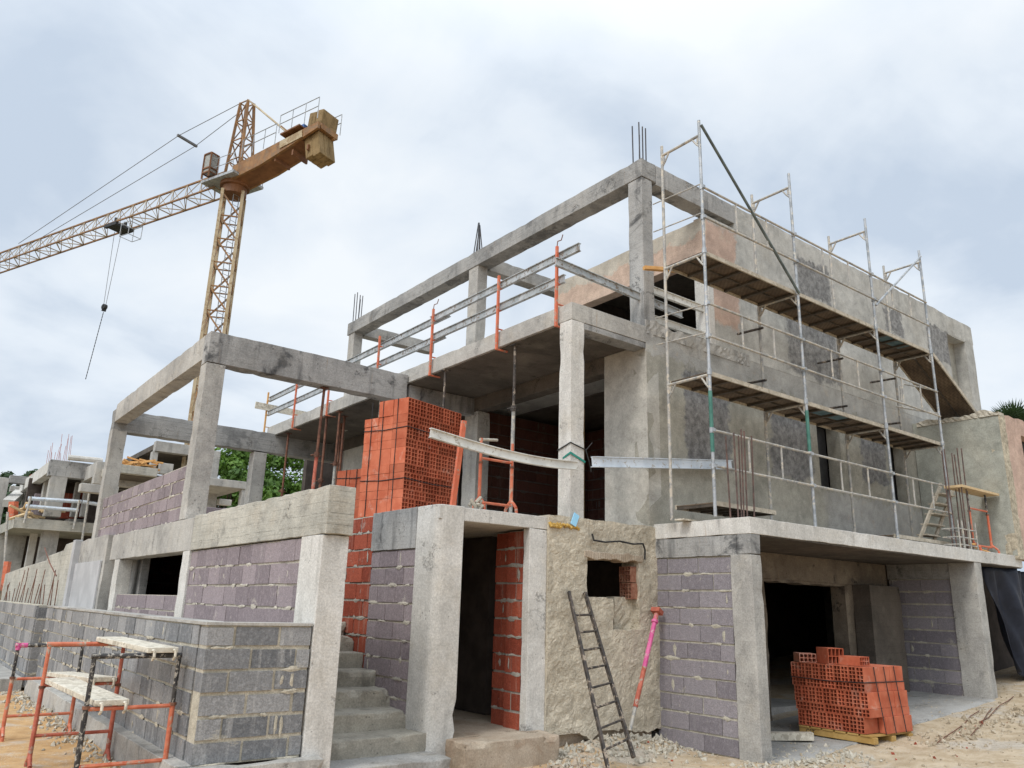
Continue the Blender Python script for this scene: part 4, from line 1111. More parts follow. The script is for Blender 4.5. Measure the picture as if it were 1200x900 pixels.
# loose beams tied to the terrace column
def bent(pts, label, mat, hh_=0.105):
    mb = MB()
    for a, b in zip(pts[:-1], pts[1:]): channel(mb, a, b, hh_, 0.05)
    return tag(mb.build('steel_beam', mat), label, 'beam')
P = []
for k in range(13):
    f = k/12
    P.append((4.40+2.15*f, 7.2-0.02*f, 3.40-0.16*math.sin(math.pi*f*0.62)+0.06*f))
bent(P, 'long bowed pale beam from the terrace corner post to the pale column', 'whitebeam')
P = [(6.79+2.75*k/6, 7.17-0.07*k/6, 3.39+0.31*k/6) for k in range(7)]
bent(P, 'straight bluish beam from the pale column to the scaffold foot', 'bluebeam', 0.135)
op = MB().box((4.84, 7.38, 2.66), (4.90, 7.42, 3.66)); 
for i in range(len(op.v)):
    x, y, z = op.v[i]; op.v[i] = (x+(z-2.66)*0.10, y, z)
tag(op.build('guard_post', 'orange_clean', None, bevel=0.003), 'single leaning orange post at the terrace edge in front of the brick stack', 'post')
mb = MB()
x0, y0, e = XS-0.006, YF-0.006, 0.247
for z, hh, in ((3.46, 0.028),):
    pts = [(XS+0.01, YF+0.25, z-0.06), (XS-0.008, YF-0.008, z+0.03), (XS+0.245, YF-0.008, z-0.06)]
    for a, b in zip(pts[:-1], pts[1:]): mb.obox(a, b, 0.006, hh)
tag(mb.build('strap', 'green_strap'), 'green strap tied round the pale terrace column', 'strap')
mb = MB().path([(XS-0.01, YF+0.24, 3.55), (XS-0.012, YF-0.012, 3.62), (XS+0.25, YF-0.012, 3.56), (XS+0.3, YF-0.03, 3.4), (XS+0.33, YF-0.03, 3.28)], 0.008, 6).tube((XS+0.25, YF-0.012, 3.55), (XS+0.33, YF-0.05, 3.66), 0.006, 6)
tag(mb.build('tie_wire', 'black'), 'black wire twisted round the pale terrace column above the green strap', 'wire')

# ------------------------------------------------------------------ steel props
def prop(x, y, z0, z1, label, lower='rust', upper='rust', split=0.55, lean=(0, 0), r=0.028):
    t = thing('steel_prop', (x, y, z0), label, 'prop', 'steel props under the balcony slab')
    h = z1-z0; d = Vector((lean[0], lean[1], 0))
    b0 = Vector((x, y, z0)); t0 = Vector((x, y, z1))+d; mid = b0.lerp(t0, split)
    MB().tube(b0, mid, r, 10).build('outer_tube', lower, t)
    MB().tube(mid, t0, r*0.78, 10).build('inner_tube', upper, t)
    MB().tube(mid-Vector((0, 0, .05)), mid+Vector((0, 0, .03)), r*1.5, 10).path([mid+Vector((0.09*math.cos(a), 0.09*math.sin(a), -0.02)) for a in [k*0.9 for k in range(6)]], 0.008, 6).build('collar', upper, t)
    mb = MB().box((x-0.06, y-0.06, z0), (x+0.06, y+0.06, z0+0.008)); mb.mark().box((t0.x-0.06, t0.y-0.06, z1-0.008), (t0.x+0.06, t0.y+0.06, z1)); mb.build_each('plate', upper, t)
    return t
prop(5.02, 11.63, 2.65, 4.93, 'thick orange-rust prop holding up the dark pergola beam', 'red_rust', 'rust', 0.52, (0.04, 0))
prop(6.62, 14.95, 2.65, 5.27, 'dark prop just right of the orange-rust prop', 'rust', 'rust', 0.5, r=0.032)
prop(6.60, 14.3, 2.65, 5.27, 'pale splashed prop in the cluster under the balcony', 'galv_dirty', 'rust', 0.6, r=0.03)
prop(6.85, 14.6, 2.65, 5.27, 'brown prop in the middle of the prop cluster', 'rust', 'rust', 0.45, r=0.032)
prop(7.12, 15.3, 2.65, 5.27, 'thin dark prop near the right of the cluster under the balcony', 'rust', 'rust', 0.5)
prop(7.45, 15.85, 2.65, 5.27, 'thin prop with a pale middle at the right end of the cluster', 'rust', 'galv_dirty', 0.6)
prop(6.68, 17.1, 2.65, 5.27, 'lone rusty prop in front of the green trees at the far end', 'rust', 'rust', 0.5, r=0.03)
prop(6.60, 12.6, 2.65, 5.27, 'dark prop rising behind the short brick pack', 'dark_metal', 'dark_metal', 0.45, r=0.03)
prop(6.58, 10.4, 2.65, 5.27, 'grey prop whose top shows above the tall brick stack', 'galv_dirty', 'dark_metal', 0.5)
prop(6.63, 8.62, 2.65, 5.27, 'grey prop with a rusty collar standing behind the bowed pale beam', 'galv_dirty', 'dark_metal', 0.64)

# ------------------------------------------------------------------ brick packs
brick_mesh = {}
def brick_data(kind, w, h, d):
    key = (kind, round(w, 3), round(h, 3), round(d, 3))
    if key not in brick_mesh:
        mb = MB()
        hollow(mb, w, h, d, 2 if kind == 'V' else 4, 4 if kind == 'V' else 2, (0, 0, 0))
        o = mb.build('brick', 'clay'); me = o.data; bpy.data.objects.remove(o); brick_mesh[key] = me
    return brick_mesh[key]
def pack(root, W, depth, courses, z0, nfront=100, lean=(0, 0), missing=(), drop_back=0, seed=1, vh=0.22, hh=0.112, vw=0.114):
    """front bricks are parts of their own, the hidden ones behind are one stuff part"""
    q = random.Random(seed); z = z0; cnt = 0; back = MB()
    nd = max(1, int(round(depth/0.29))); bd = depth/nd
    gap = 0.003
    for ci, c in enumerate(courses):
        n = int(round(W/vw)) if c == 'V' else int(round(W/(2*vw))); n = max(1, n)
        bw = W/n; bh = vh if c == 'V' else hh
        sx, sy = lean[0]*(z-z0), lean[1]*(z-z0)
        for i in range(n):
            if (ci, i) in missing: continue
            jx, jy = q.uniform(-.003, .003), q.uniform(-.008, .004)
            if cnt < nfront:
                o = bpy.data.objects.new('brick', brick_data(c, bw-gap, bh-gap, bd-gap)); COL.objects.link(o)
                o.parent = root; o.location = (i*bw+sx+jx, sy+jy, z); cnt += 1
            else: back.box((i*bw+sx, sy, z), (i*bw+sx+bw-gap, sy+bd-gap, z+bh-gap))
        for k in range(1, nd):
            if ci >= len(courses)-drop_back and k >= nd-1: continue
            if ci >= len(courses)-drop_back*2+1 and k >= nd-0: continue
            for i in range(n):
                jx, jy = q.uniform(-.006, .006), q.uniform(-.004, .004)
                back.box((i*bw+sx+jx, sy+k*bd+jy, z), (i*bw+sx+bw-gap+jx, sy+(k+1)*bd-gap+jy, z+bh-gap))
        z += bh
    o = back.build('brick_core', 'clay', root, local=True); o['kind'] = 'stuff'
    return z
def straps(root, W, D, z0, z1, hz, vx, lean=(0, 0), side_v=()):
    mb = MB(); e = 0.006
    for z in hz:
        s = Vector((lean[0]*(z-z0), lean[1]*(z-z0), 0))
        pts = [s+Vector(p) for p in ((-e, D, z+0.01), (-e, D*0.5, z-0.012), (-e, -e-0.006, z), (W*0.5, -e-0.008, z-0.012), (W+e, -e-0.006, z+0.008), (W+e, D, z))]
        mb.mark().path(pts, 0.006, 5)
    for y, side in side_v:
        x = -e if side == 0 else W+e+abs(lean[0])*0.19
        mb.mark().path([(x+lean[0]*(z-z0)+0.004*math.sin(7*z), y, z) for z in [z0+(z1-z0)*k/5 for k in range(6)]], 0.006, 5)
    mb.build_each('strap', 'black', root, local=True)
def pallet(root, W, D, h=0.1):
    mb = MB()
    for y in (0.0, D*0.5-0.05, D-0.1):
        mb.mark().box((0, y, 0), (W, y+0.09, h-0.025))
    mb.build_each('bearer', 'pallet', root, local=True, bevel=0.004)
    mb = MB()
    for k in range(6):
        x = W*k/6; mb.mark().box((x, -0.01, h-0.024), (x+W/6-0.03, D+0.01, h-0.002))
    mb.build_each('deck_board', 'pallet', root, local=True, bevel=0.003)
# tall stack on the terrace
bs = thing('brick_stack', (5.03, 8.82, 2.655), 'tall strapped stack of orange hollow bricks on the terrace under the balcony', 'bricks', rz=R(16))
zt = pack(bs, 1.08, 0.80, list('VHVHVHVHV'), 0.03, nfront=100, seed=3, drop_back=1)
straps(bs, 1.08, 0.80, 0.03, zt, (0.50, 1.18), (), side_v=((0.18, 0), (0.45, 0), (0.66, 0)))
mb = MB().box((0, 0, 0), (1.08, .09, .028)).mark().box((0, .6, 0), (1.08, .7, .028)); mb.build_each('bearer', 'pallet', bs, local=True)
bs2 = thing('brick_stack', (5.22, 9.95, 2.655), 'short strapped pack of orange bricks left of the tall stack', 'bricks', rz=R(16))
zt = pack(bs2, 0.57, 0.80, list('VHVV'), 0.03, seed=4)
straps(bs2, 0.57, 0.80, 0.03, zt, (0.68,), (), side_v=((0.18, 0), (0.38, 0), (0.60, 0)))
mb = MB().box((0, 0, 0), (.57, .09, .028)).mark().box((0, .6, 0), (.57, .7, .028)); mb.build_each('bearer', 'pallet', bs2, local=True)
# ground pack
GB = (9.93, 5.49, 0.10)
bg = thing('brick_stack', GB, 'leaning strapped pack of orange hollow bricks on a pallet in front of the garage', 'bricks', rz=R(-92))
# local x runs towards -Y, so the hole face looks to -X; shift so its right end sits at the front corner
inner = bpy.data.objects.new
W, D = 1.05, 0.92
def shift(root, W):
    for ch in list(root.children):
        if ch.type == 'MESH': ch.location.x -= W
zt = pack(bg, W, D, list('VHVHV'), 0.105, lean=(-0.11, 0.0), missing={(0, 9)}, seed=9, vh=0.195, hh=0.1, vw=0.105)
straps(bg, W, D, 0.105, zt, (0.70,), (), lean=(-0.11, 0.0), side_v=((0.23, 1), (0.46, 1), (0.70, 1)))
shift(bg, W)
pl = thing('pallet', GB, 'yellowed wooden pallet under the leaning brick pack', 'pallet', rz=R(-92))
pallet(pl, W, D); shift(pl, W)
fc = bpy.data.curves.new('lettering', 'FONT'); fc.body = 'CST'; fc.size = 0.075; fc.extrude = 0.001
fo = bpy.data.objects.new('lettering', fc); COL.objects.link(fo); bpy.context.view_layer.update()
fm = bpy.data.meshes.new_from_object(fo.evaluated_get(bpy.context.evaluated_depsgraph_get())); bpy.data.objects.remove(fo, do_unlink=True)
fm.materials.clear(); fm.materials.append(M['black'])
lt = bpy.data.objects.new('lettering', fm); COL.objects.link(lt); lt.parent = pl; lt.location = (-W+0.10, -0.003, 0.012); lt.rotation_euler = (R(90), 0, 0)
def loose(kind, lx, ly, z, rz, label, mat='clay', w=0.22, h=0.112, d=0.3):
    mb = MB(); hollow(mb, w, h, d, 4, 2, (-w/2, -d/2, 0))
    o = mb.build('loose_brick', mat)
    th = R(-92); X_ = lx-W-0.10
    o.location = (GB[0]+math.cos(th)*X_-math.sin(th)*ly, GB[1]+math.sin(th)*X_+math.cos(th)*ly, z); o.rotation_euler = (0, 0, th+rz)
    tag(o, label, 'brick', 'loose bricks on top of the leaning pack'); return o
zz = GB[2]+zt+0.002
loose('H', 0.16, 0.14, zz, R(50), 'dusty pale brick at the left end of the leaning pack top', 'clay_pale')
loose('H', 0.52, 0.18, zz, R(62), 'upright orange brick standing tallest on the leaning pack', 'clay', 0.22, 0.2, 0.3)
loose('H', 0.82, 0.24, zz, R(90), 'plain orange brick lying right of the upright one on the leaning pack', 'clay')
tag(MB().obox((9.0, 6.75, gz(9, 6.7)+0.08), (9.65, 6.15, gz(9.6, 6.1)+0.08), 0.12, 0.09).build('timber_block', 'wood_pale'), 'pale timber baulk on the garage floor left of the pallet', 'timber')

# ------------------------------------------------------------------ ladder, pink prop
def between(p, q, f): return Vector(p).lerp(Vector(q), f)
L = thing('ladder', (6.3, 6.3, 0), 'narrow black metal ladder leaning on the rough tan wall under the broken window', 'ladder')
a0_, a1_ = Vector((6.05, 6.28, 0.02)), Vector((6.44, 7.20, 1.72))
b0_, b1_ = Vector((6.50, 6.35, 0.08)), Vector((6.72, 7.22, 1.71))
a0_, b0_ = Vector((6.15, 6.25, 0.03)), Vector((6.62, 6.35, 0.10))
a1_, b1_ = Vector((6.46, 7.22, 1.79)), Vector((6.74, 7.24, 1.79))
MB().obox(a0_, a1_, 0.03, 0.045).build('side_rail', 'dark_metal', L); MB().obox(b0_, b1_, 0.03, 0.045).build('side_rail', 'dark_metal', L)
for k in range(8):
    f = 0.09+k*0.102
    f = 0.10+k*0.107
    MB().tube(between(a0_, a1_, f), between(b0_, b1_, f), 0.013, 8).build('rung', 'dark_metal', L)
pp = thing('steel_prop', (7.62, 7.02, 0.2), 'magenta and red steel prop leaning beside the black ladder', 'prop')
p0, p1 = Vector((7.24, 7.0, 0.24)), Vector((7.96, 7.18, 1.62))
MB().tube(p0, between(p0, p1, 0.18), 0.022, 10).build('inner_tube', 'galv_dirty', pp)
MB().tube(between(p0, p1, 0.18), between(p0, p1, 0.5), 0.029, 10).build('outer_tube', 'red_rust', pp)
MB().tube(between(p0, p1, 0.5), between(p0, p1, 0.96), 0.029, 10).tube(between(p0, p1, 0.88), between(p0, p1, 0.9), 0.045, 10).build('painted_tube', 'magenta', pp)
MB().obox(between(p0, p1, 0.965), p1, 0.12, 0.12).tube(between(p0, p1, .9), between(p0, p1, .97), 0.03, 8).build('plate', 'red_rust', pp)

# foam, paper, ropes
q = random.Random(2); mb = MB()
for k in range(22):
    a = k/21; mb.tube((6.16+a*0.46+q.uniform(-.02, .02), 7.26, 2.57+q.uniform(-.02, .02)), (6.19+a*0.46, 7.25+q.uniform(-.02, .02), 2.55+q.uniform(-.02, .02)), 0.02, 6)
tag(mb.build('foam_bead', 'foam'), 'strip of yellow foam along the top of the rough wall beside the terrace edge', 'foam')
tag(MB().obox((6.54, 7.24, 2.58), (6.60, 7.24, 2.72), 0.01, 0.09, upv=(1, 0, 0)).build('blue_sheet', 'bluepaper'), 'small pale blue sheet stuck at the terrace edge next to the yellow foam', 'sheet')
mb = MB()
for k in range(11):
    a = k/10*math.pi; mb.v and None
pts = [(14.7+0.35*math.cos(k*0.4)*1.0, 5.9+0.1*math.sin(k*0.4), 2.73+0.10*abs(math.sin(k*0.2))) for k in range(10)]
mb.path(pts, 0.016, 6)
tag(mb.build('hose', 'wood_orange'), 'orange hose loop on the garage slab edge below the orange trestle', 'hose')

# navy tarpaulin at the right
mb = MB(); nx, nz = 60, 22
for j in range(nz+1):
    for i in range(nx+1):
        u, v = i/nx, j/nz
        x = 14.9+0.35*v*v*0+2.6*u+0.55*(1-v)*0; z = 0.75+1.75*v
        x = 15.1+2.7*u+0.85*(1-v)**1.3*(1-u)
        y = 6.0+0.10*math.sin(11*u+2*v)+0.05*math.sin(27*u-3*v)+0.03*math.sin(50*u+9*v)
        mb.v.append((x, y, z-0.25*(1-v)*math.sin(3*u)))
for j in range(nz):
    for i in range(nx):
        n = nx+1; mb.f.append((j*n+i, j*n+i+1, (j+1)*n+i+1, (j+1)*n+i)); mb.t.append(0)
tp = mb.build('tarpaulin', 'tarp', None, smooth=True)
sm = tp.modifiers.new('thickness', 'SOLIDIFY'); sm.thickness = 0.006
tag(tp, 'dark navy tarpaulin hanging under the slab at the right edge', 'tarpaulin')

# ------------------------------------------------------------------ tower crane
cx, cy = 10.7, 38.5
JD = R(111.9); jd = Vector((math.cos(JD), math.sin(JD), 0)); js = Vector((-math.sin(JD), math.cos(JD), 0)); UZ = Vector((0, 0, 1))
C0 = Vector((cx, cy, 0))
K = thing('tower_crane', (cx, cy, gz(cx, cy)), 'ochre tower crane with lattice mast and jib reaching left above the site', 'crane')
zm = 22.0; hw = 0.50; MA = R(66); ma = Vector((math.cos(MA), math.sin(MA), 0)); mb_ = Vector((-math.sin(MA), math.cos(MA), 0))
m = MB(); cor = [C0+ma*a*hw+mb_*b*hw for a, b in ((1, 1), (1, -1), (-1, -1), (-1, 1))]
for c in cor: m.mark().box((-0.075, -0.075, 0.5), (0.075, 0.075, zm), 0, Matrix.Translation(c) @ Matrix.Rotation(MA, 4, 'Z'))
m.build_each('mast_chord', 'crane_pale', K)
m = MB(); z = 1.0; k = 0
while z < zm-0.5:
    for i in range(4):
        a, b = cor[i], cor[(i+1) % 4]
        m.obox(a+UZ*z, b+UZ*z, 0.06, 0.06)
        if k % 2: a, b = b, a
        m.obox(a+UZ*z, b+UZ*(z+1.3), 0.075, 0.075)
    z += 1.3; k += 2 if k % 2 else 1
    k = 0
m.build('mast_bracing', 'crane', K)
m = MB()
for s in (-1, 1): m.tube(C0+js*0.18*s-jd*0.2+UZ*1, C0+js*0.18*s-jd*0.2+UZ*zm, 0.025, 5)
z = 1.2
while z < zm: m.tube(C0-js*0.18-jd*0.2+UZ*z, C0+js*0.18-jd*0.2+UZ*z, 0.014, 5); z += 0.3
m.build('ladder', 'galv', K)
m = MB(); m.tube(C0+UZ*(zm-0.1), C0+UZ*(zm+0.35), 0.62, 20); m.tube(C0+UZ*(zm+0.35), C0+UZ*(zm+0.55), 0.75, 20); m.build('slewing_ring', 'crane_dark', K)
# slewing platform
m = MB(); m.obox(C0-jd*1.0+UZ*(zm+0.62), C0+jd*1.5+UZ*(zm+0.62), 2.0, 0.14); m.build('slewing_platform', 'galv', K)
m = MB()
for s in (-1, 1):
    m.mark()
    for t_ in (-0.9, 0.2, 1.4): m.tube(C0+jd*t_+js*s+UZ*(zm+0.7), C0+jd*t_+js*s+UZ*(zm+1.7), 0.02, 5)
    for zz2 in (1.2, 1.7): m.tube(C0-jd*0.9+js*s+UZ*(zm+zz2), C0+jd*1.4+js*s+UZ*(zm+zz2), 0.02, 5)
m.build_each('platform_railing', 'galv', K)
# tower head
ap = C0+UZ*27.6-jd*0.0
m = MB(); base = [C0+jd*a+js*b*0.42+UZ*(zm+0.7) for a, b in ((0.45, 1), (0.45, -1), (-0.75, -1), (-0.75, 1))]
tops = [C0+jd*a+js*b*0.2+UZ*27.5 for a, b in ((0.25, 1), (0.25, -1), (-0.35, -1), (-0.35, 1))]
for a, b in zip(base, tops): m.obox(a, b, 0.13, 0.13)
for k in range(4):
    f0, f1 = k/4, (k+1)/4
    for i in range(4):
        j = (i+1) % 4
        p_, q_ = base[i].lerp(tops[i], f0), base[j].lerp(tops[j], f1)
        if k % 2: p_, q_ = base[j].lerp(tops[j], f0), base[i].lerp(tops[i], f1)
        m.obox(p_, q_, 0.05, 0.05); m.obox(base[i].lerp(tops[i], f1), base[j].lerp(tops[j], f1), 0.05, 0.05)
m.build('tower_head', 'crane', K)
# jib
m = MB(); m2 = MB()
JZ = zm+0.45; JL = 42.0; jh = 1.15
def jp(t, s, top): return C0+jd*(1.0+t)+(js*0.5*s if not top else Vector((0, 0, 0)))+UZ*(JZ+(jh if top else 0))
m.mark().obox(jp(0, 0, True), jp(JL, 0, True), 0.085, 0.085)
for s in (-1, 1): m.mark().obox(jp(0, s, False), jp(JL, s, False), 0.08, 0.08)
t_ = 0.0; k = 0
while t_ < JL-1:
    for s in (-1, 1):
        m2.obox(jp(t_, s, False), jp(t_+0.6, 0, True), 0.032, 0.032); m2.obox(jp(t_+0.6, 0, True), jp(t_+1.2, s, False), 0.032, 0.032)
    m2.obox(jp(t_, -1, False), jp(t_, 1, False), 0.045, 0.045)
    m2.obox(jp(t_, -1 if k % 2 else 1, False), jp(t_+1.2, 1 if k % 2 else -1, False), 0.04, 0.04)
    t_ += 1.2; k += 1
m.build_each('jib_chord', 'crane', K); m2.build('jib_bracing', 'crane_grey', K)
# pendant lines
m = MB(); 
pe = jp(19.5, 0, True)
for s in (-1, 1):
    m.mark().path([tops[0 if s > 0 else 1], tops[0 if s > 0 else 1].lerp(pe, 0.22)+js*0.42*s, pe+js*0.25*s], 0.02, 5)
f = 0.22
m.mark().obox(tops[0].lerp(pe, f)+js*0.5, tops[1].lerp(pe, f)-js*0.5, 0.12, 0.12)
m.build_each('pendant_line', 'cable', K)
m = MB(); m.mark().tube(tops[2], C0-jd*4.2+js*-0.3+UZ*(zm+2.0), 0.035, 5).mark().tube(tops[3], C0-jd*4.2+js*0.3+UZ*(zm+2.0), 0.035, 5); m.build_each('tie_bar', 'crane_pale', K)
m = MB().obox(tops[2].lerp(C0-jd*4.2+js*-0.3+UZ*(zm+2.0), .6), C0-jd*4.2+js*-0.3+UZ*(zm+2.0), 0.12, 0.12); m.build('tie_end', 'crane', K)
# counter-jib: two tapered plate girders
m = MB()
for s in (-1, 1):
    prof = [(-0.4, 0.0), (-0.4, 0.80), (-6.3, 1.60), (-6.3, 1.25), (-4.6, 0.80), (-2.5, 0.28)]
    m.mark(); i0 = len(m.v)
    for (t2, zz3) in prof:
        for dw in (-0.07, 0.07): m.v.append(tuple(C0+jd*t2+js*(0.55*s+dw)+UZ*(zm+0.45+zz3)))
    n = len(prof)
    m.f.append(tuple(i0+2*k for k in range(n))); m.t.append(0); m.f.append(tuple(i0+2*k+1 for k in range(n))[::-1]); m.t.append(0)
    for k in range(n):
        k2 = (k+1) % n; m.f.append((i0+2*k, i0+2*k+1, i0+2*k2+1, i0+2*k2)); m.t.append(0)
m.build_each('counter_jib', 'crane', K)
m = MB()
for (ta, za), (tb, zb2) in (((-0.5, 0.02), (-2.5, 0.30)), ((-2.5, 0.30), (-4.6, 0.82)), ((-4.6, 0.82), (-5.2, 0.95))):
    m.obox(C0+jd*ta+UZ*(zm+0.45+za), C0+jd*tb+UZ*(zm+0.45+zb2), 1.0, 0.03)
m.build('bottom_plate', 'crane_dark', K)
m = MB()
for t2 in (-1.0, -2.2, -3.4, -4.6, -5.6): m.mark().obox(C0+jd*t2-js*0.5+UZ*(zm+0.9), C0+jd*t2+js*0.5+UZ*(zm+0.9), 0.10, 0.3)
m.mark().obox(C0-jd*3.9+UZ*(zm+1.95), C0-jd*5.2+UZ*(zm+2.1), 1.6, 0.08)
m.build_each('counter_jib_deck', 'crane_dark', K)
m = MB().obox(C0-jd*3.8+js*0.65+UZ*(zm+1.45), C0-jd*5.3+js*0.65+UZ*(zm+1.65), 0.03, 0.40); m.build('side_panel', 'crane_pale', K)
m = MB()
for s in (-1, 1):
    for a_, b_, zo in ((-1.2, -3.6, 1.55), (-3.8, -6.4, 2.15)):
        m.mark()
        for hh in (0.5, 1.0): m.tube(C0+jd*a_+js*0.8*s+UZ*(zm+zo+hh-0.1), C0+jd*b_+js*0.8*s+UZ*(zm+zo+hh+0.1), 0.022, 5)
        for k in range(4):
            t2 = a_+(b_-a_)*k/3; m.tube(C0+jd*t2+js*0.8*s+UZ*(zm+zo-0.1), C0+jd*t2+js*0.8*s+UZ*(zm+zo+1.0+0.1*(k/3*2-1)), 0.022, 5)
m.build_each('walkway_railing', 'galv', K)
for k in range(2):
    m = MB()
    for j in range(3):
        m.mark().obox(C0-jd*(5.3+0.48*k)+js*(-0.52+0.36*j)+UZ*(zm+1.0), C0-jd*(5.3+0.48*k+0.46)+js*(-0.52+0.36*j)+UZ*(zm+1.1), 0.345, 1.35)
    m.mark().obox(C0-jd*(5.3+0.48*k)-js*0.2+UZ*(zm+2.55), C0-jd*(5.3+0.48*k+0.46)-js*0.2+UZ*(zm+2.5), 1.08, 0.85)
    m.build_each('counterweight', 'ballast', K, bevel=0.03)
m = MB().obox(C0-jd*5.2-js*0.17+UZ*(zm+1.92), C0-jd*6.32-js*0.17+UZ*(zm+1.92), 1.16, 0.30); m.build('ballast_frame', 'crane', K)
m = MB().obox(C0-jd*4.3+js*0.1+UZ*(zm+2.15), C0-jd*5.1+js*0.1+UZ*(zm+2.25), 0.6, 0.35); m.build('winch', 'blue', K)
m = MB().tube(C0+jd*0.1-js*0.6+UZ*(zm+0.7), C0+jd*0.1-js*0.6+UZ*(zm+1.1), 0.22, 10); m.build('slewing_motor', 'blue', K)
m = MB(); cc = C0+jd*0.95+js*0.95
cor4 = [cc+jd*a*0.27+js*b*0.24 for a, b in ((1, 1), (1, -1), (-1, -1), (-1, 1))]
for i in range(4):
    for zq in (0.95, 1.2, 2.05): m.obox(cor4[i]+UZ*(zm+zq), cor4[(i+1) % 4]+UZ*(zm+zq), 0.07, 0.07)
    m.obox(cor4[i]+UZ*(zm+0.65), cor4[i]+UZ*(zm+2.05), 0.07, 0.07, upv=(1, 0, 0))
cb = m.build('cab', 'crane_dark', K)
MB().box((-0.25, -0.22, -0.5), (0.25, 0.22, 0.5), 0, Matrix.Translation(cc+UZ*(zm+1.5)) @ Matrix.Rotation(JD, 4, 'Z')).build('window', 'glass_grey', cb)
# trolley, ropes, hook
tt = 8.8
m = MB().obox(jp(tt, -1, False)-UZ*0.14, jp(tt, 1, False)-UZ*0.14, 0.9, 0.14)
for s in (-1, 1): m.obox(jp(tt-0.5, s, False)-UZ*0.12, jp(tt+0.6, s, False)-UZ*0.12, 0.16, 0.2)
for s in (-1, 1): m.tube(jp(tt, s*0.6, False), jp(tt, s*0.6, False)+UZ*0.4, 0.1, 6)
m.build('trolley', 'black', K)
m = MB()
bk = [jp(tt-1.6, s, False)-UZ*0.2 for s in (-0.8, 0.8)]+[jp(tt-0.8, s, False)-UZ*0.2 for s in (0.8, -0.8)]
for i in range(4):
    m.tube(bk[i], bk[(i+1) % 4], 0.025, 5); m.tube(bk[i], bk[i]-UZ*0.8, 0.02, 5); m.tube(bk[i]-UZ*0.8, bk[(i+1) % 4]-UZ*0.8, 0.02, 5)
m.build('maintenance_basket', 'galv', K)
hz0 = JZ-0.25; hk = jp(tt+0.1, 0, False); hk.z = 17.3
m = MB()
for s in (-0.35, 0.35): m.mark().tube(jp(tt+0.1+s, 0, False)-UZ*0.25, hk+jd*s*0.3+UZ*0.2, 0.014, 5)
m.build_each('hoist_rope', 'cable', K)
m = MB().obox(hk-UZ*0.15, hk+UZ*0.2, 0.12, 0.22, upv=(1, 0, 0)).tube(hk+UZ*0.1-js*0.09, hk+UZ*0.1+js*0.09, 0.17, 12); hb = m.build('hook_block', 'black', K)
m = MB(); p_ = hk-UZ*0.2
for i in range(46):
    q_ = p_-UZ*0.085+jd*0.012
    m.obox(p_, q_-UZ*0.02, 0.04 if i % 2 else 0.025, 0.025 if i % 2 else 0.04); p_ = q_
m.build('chain', 'black', hb)

# ------------------------------------------------------------------ neighbouring buildings up the slope (pixel helper gives points at a true depth)
def at(px, py, y):
    v = rt*((px-600)/920.5)-up*((py-450)/920.5)+fw
    return CAM+v*(y/v.y)
def pxbox(mb, px0, py0, px1, py1, y, depth, dx=0.0):
    a = at(px0, py0, y); b = at(px1, py0, y); c = at((px0+px1)/2, py1, y); d = at((px0+px1)/2, py0, y)
    mb.box((a.x, y, c.z), (b.x+dx, y+depth, d.z)); return mb
YN = 38.0
N1 = thing('concrete_house', (3.5, YN, 1.5), 'unfinished concrete house with a timber-strewn balcony at the far left', 'house')
def part(nm, mat, par, *boxes, bev=0.02):
    mb = MB()
    for bx in boxes: pxbox(mb, *bx)
    return mb.build(nm, mat, par, bevel=bev)
a = at(18, 606, YN)
mb = MB().box((a.x, YN, a.z-0.42), (a.x+4.2, YN+9, a.z)); mb.build('floor_slab', 'conc_yellow', N1)
part('column', 'conc', N1, (60, 557, 80, 606, YN+0.31, 0.45), bev=0.02)
part('column', 'conc', N1, (52, 614, 72, 668, YN+0.6, 0.5))
part('column', 'conc', N1, (90, 565, 97, 606, YN+3, 0.4)); part('column', 'conc', N1, (103, 556, 110, 606, YN+1.5, 0.4)); part('column', 'conc', N1, (53, 562, 62, 600, YN+4, 0.5))
b_ = at(60, 538, YN+0.3); c_ = at(120, 544, YN+0.3)
mb = MB().box((b_.x, YN+0.3, b_.z-0.7), (c_.x+0.5, YN+0.8, b_.z)); mb.build('beam', 'conc_dark', N1, bevel=0.02)
mb = MB().box((b_.x, YN+0.81, b_.z-0.55), (b_.x+0.35, YN+10, b_.z-0.02)); mb.build('beam', 'conc_white', N1, bevel=0.02)
mb = MB().box((b_.x+0.36, YN+0.81, b_.z-0.3), (c_.x+4, YN+10, b_.z-0.1)); mb.build('roof_slab', 'conc_shade', N1)
part('beam', 'conc', N1, (93, 552, 112, 562, YN+1.2, 0.4)); part('beam', 'wood_orange', N1, (82, 547, 101, 554, YN+1.0, 0.1))
e_ = at(120, 541, YN-2); mb = MB().box((e_.x-0.2, YN-2, e_.z-0.6), (e_.x+0.3, YN+1, e_.z)); mb.build('beam', 'conc', N1, bevel=0.02)
part('brick_wall', 'red_brick', N1, (72, 578, 92, 608, YN+4, 0.2), (94, 576, 122, 608, YN+4.2, 0.2))
part('block_wall', 'purple', N1, (41, 579, 61, 604, YN+4.4, 0.2))
mb = MB(); pxbox(mb, 34, 566, 150, 690, YN+5.2, 0.3); mb.build('rear_wall', 'dark_room', N1)
part('floor_slab', 'conc', N1, (80, 612, 200, 622, YN+4, 4))
part('wall_panel', 'conc', N1, (0, 616, 34, 690, YN+5, 0.3)); part('door_frame', 'conc_white', N1, (37, 620, 46, 668, YN+3, 0.2))
for (x0, y0, x1, y1) in ((33, 584, 95, 588), (30, 593, 92, 598), (97, 588, 120, 592)):
    p_, q_ = at(x0, y0, YN-0.1), at(x1, y1, YN-0.1); MB().tube(p_, q_, 0.08, 8).build('guard_rail', 'bluebeam', N1)
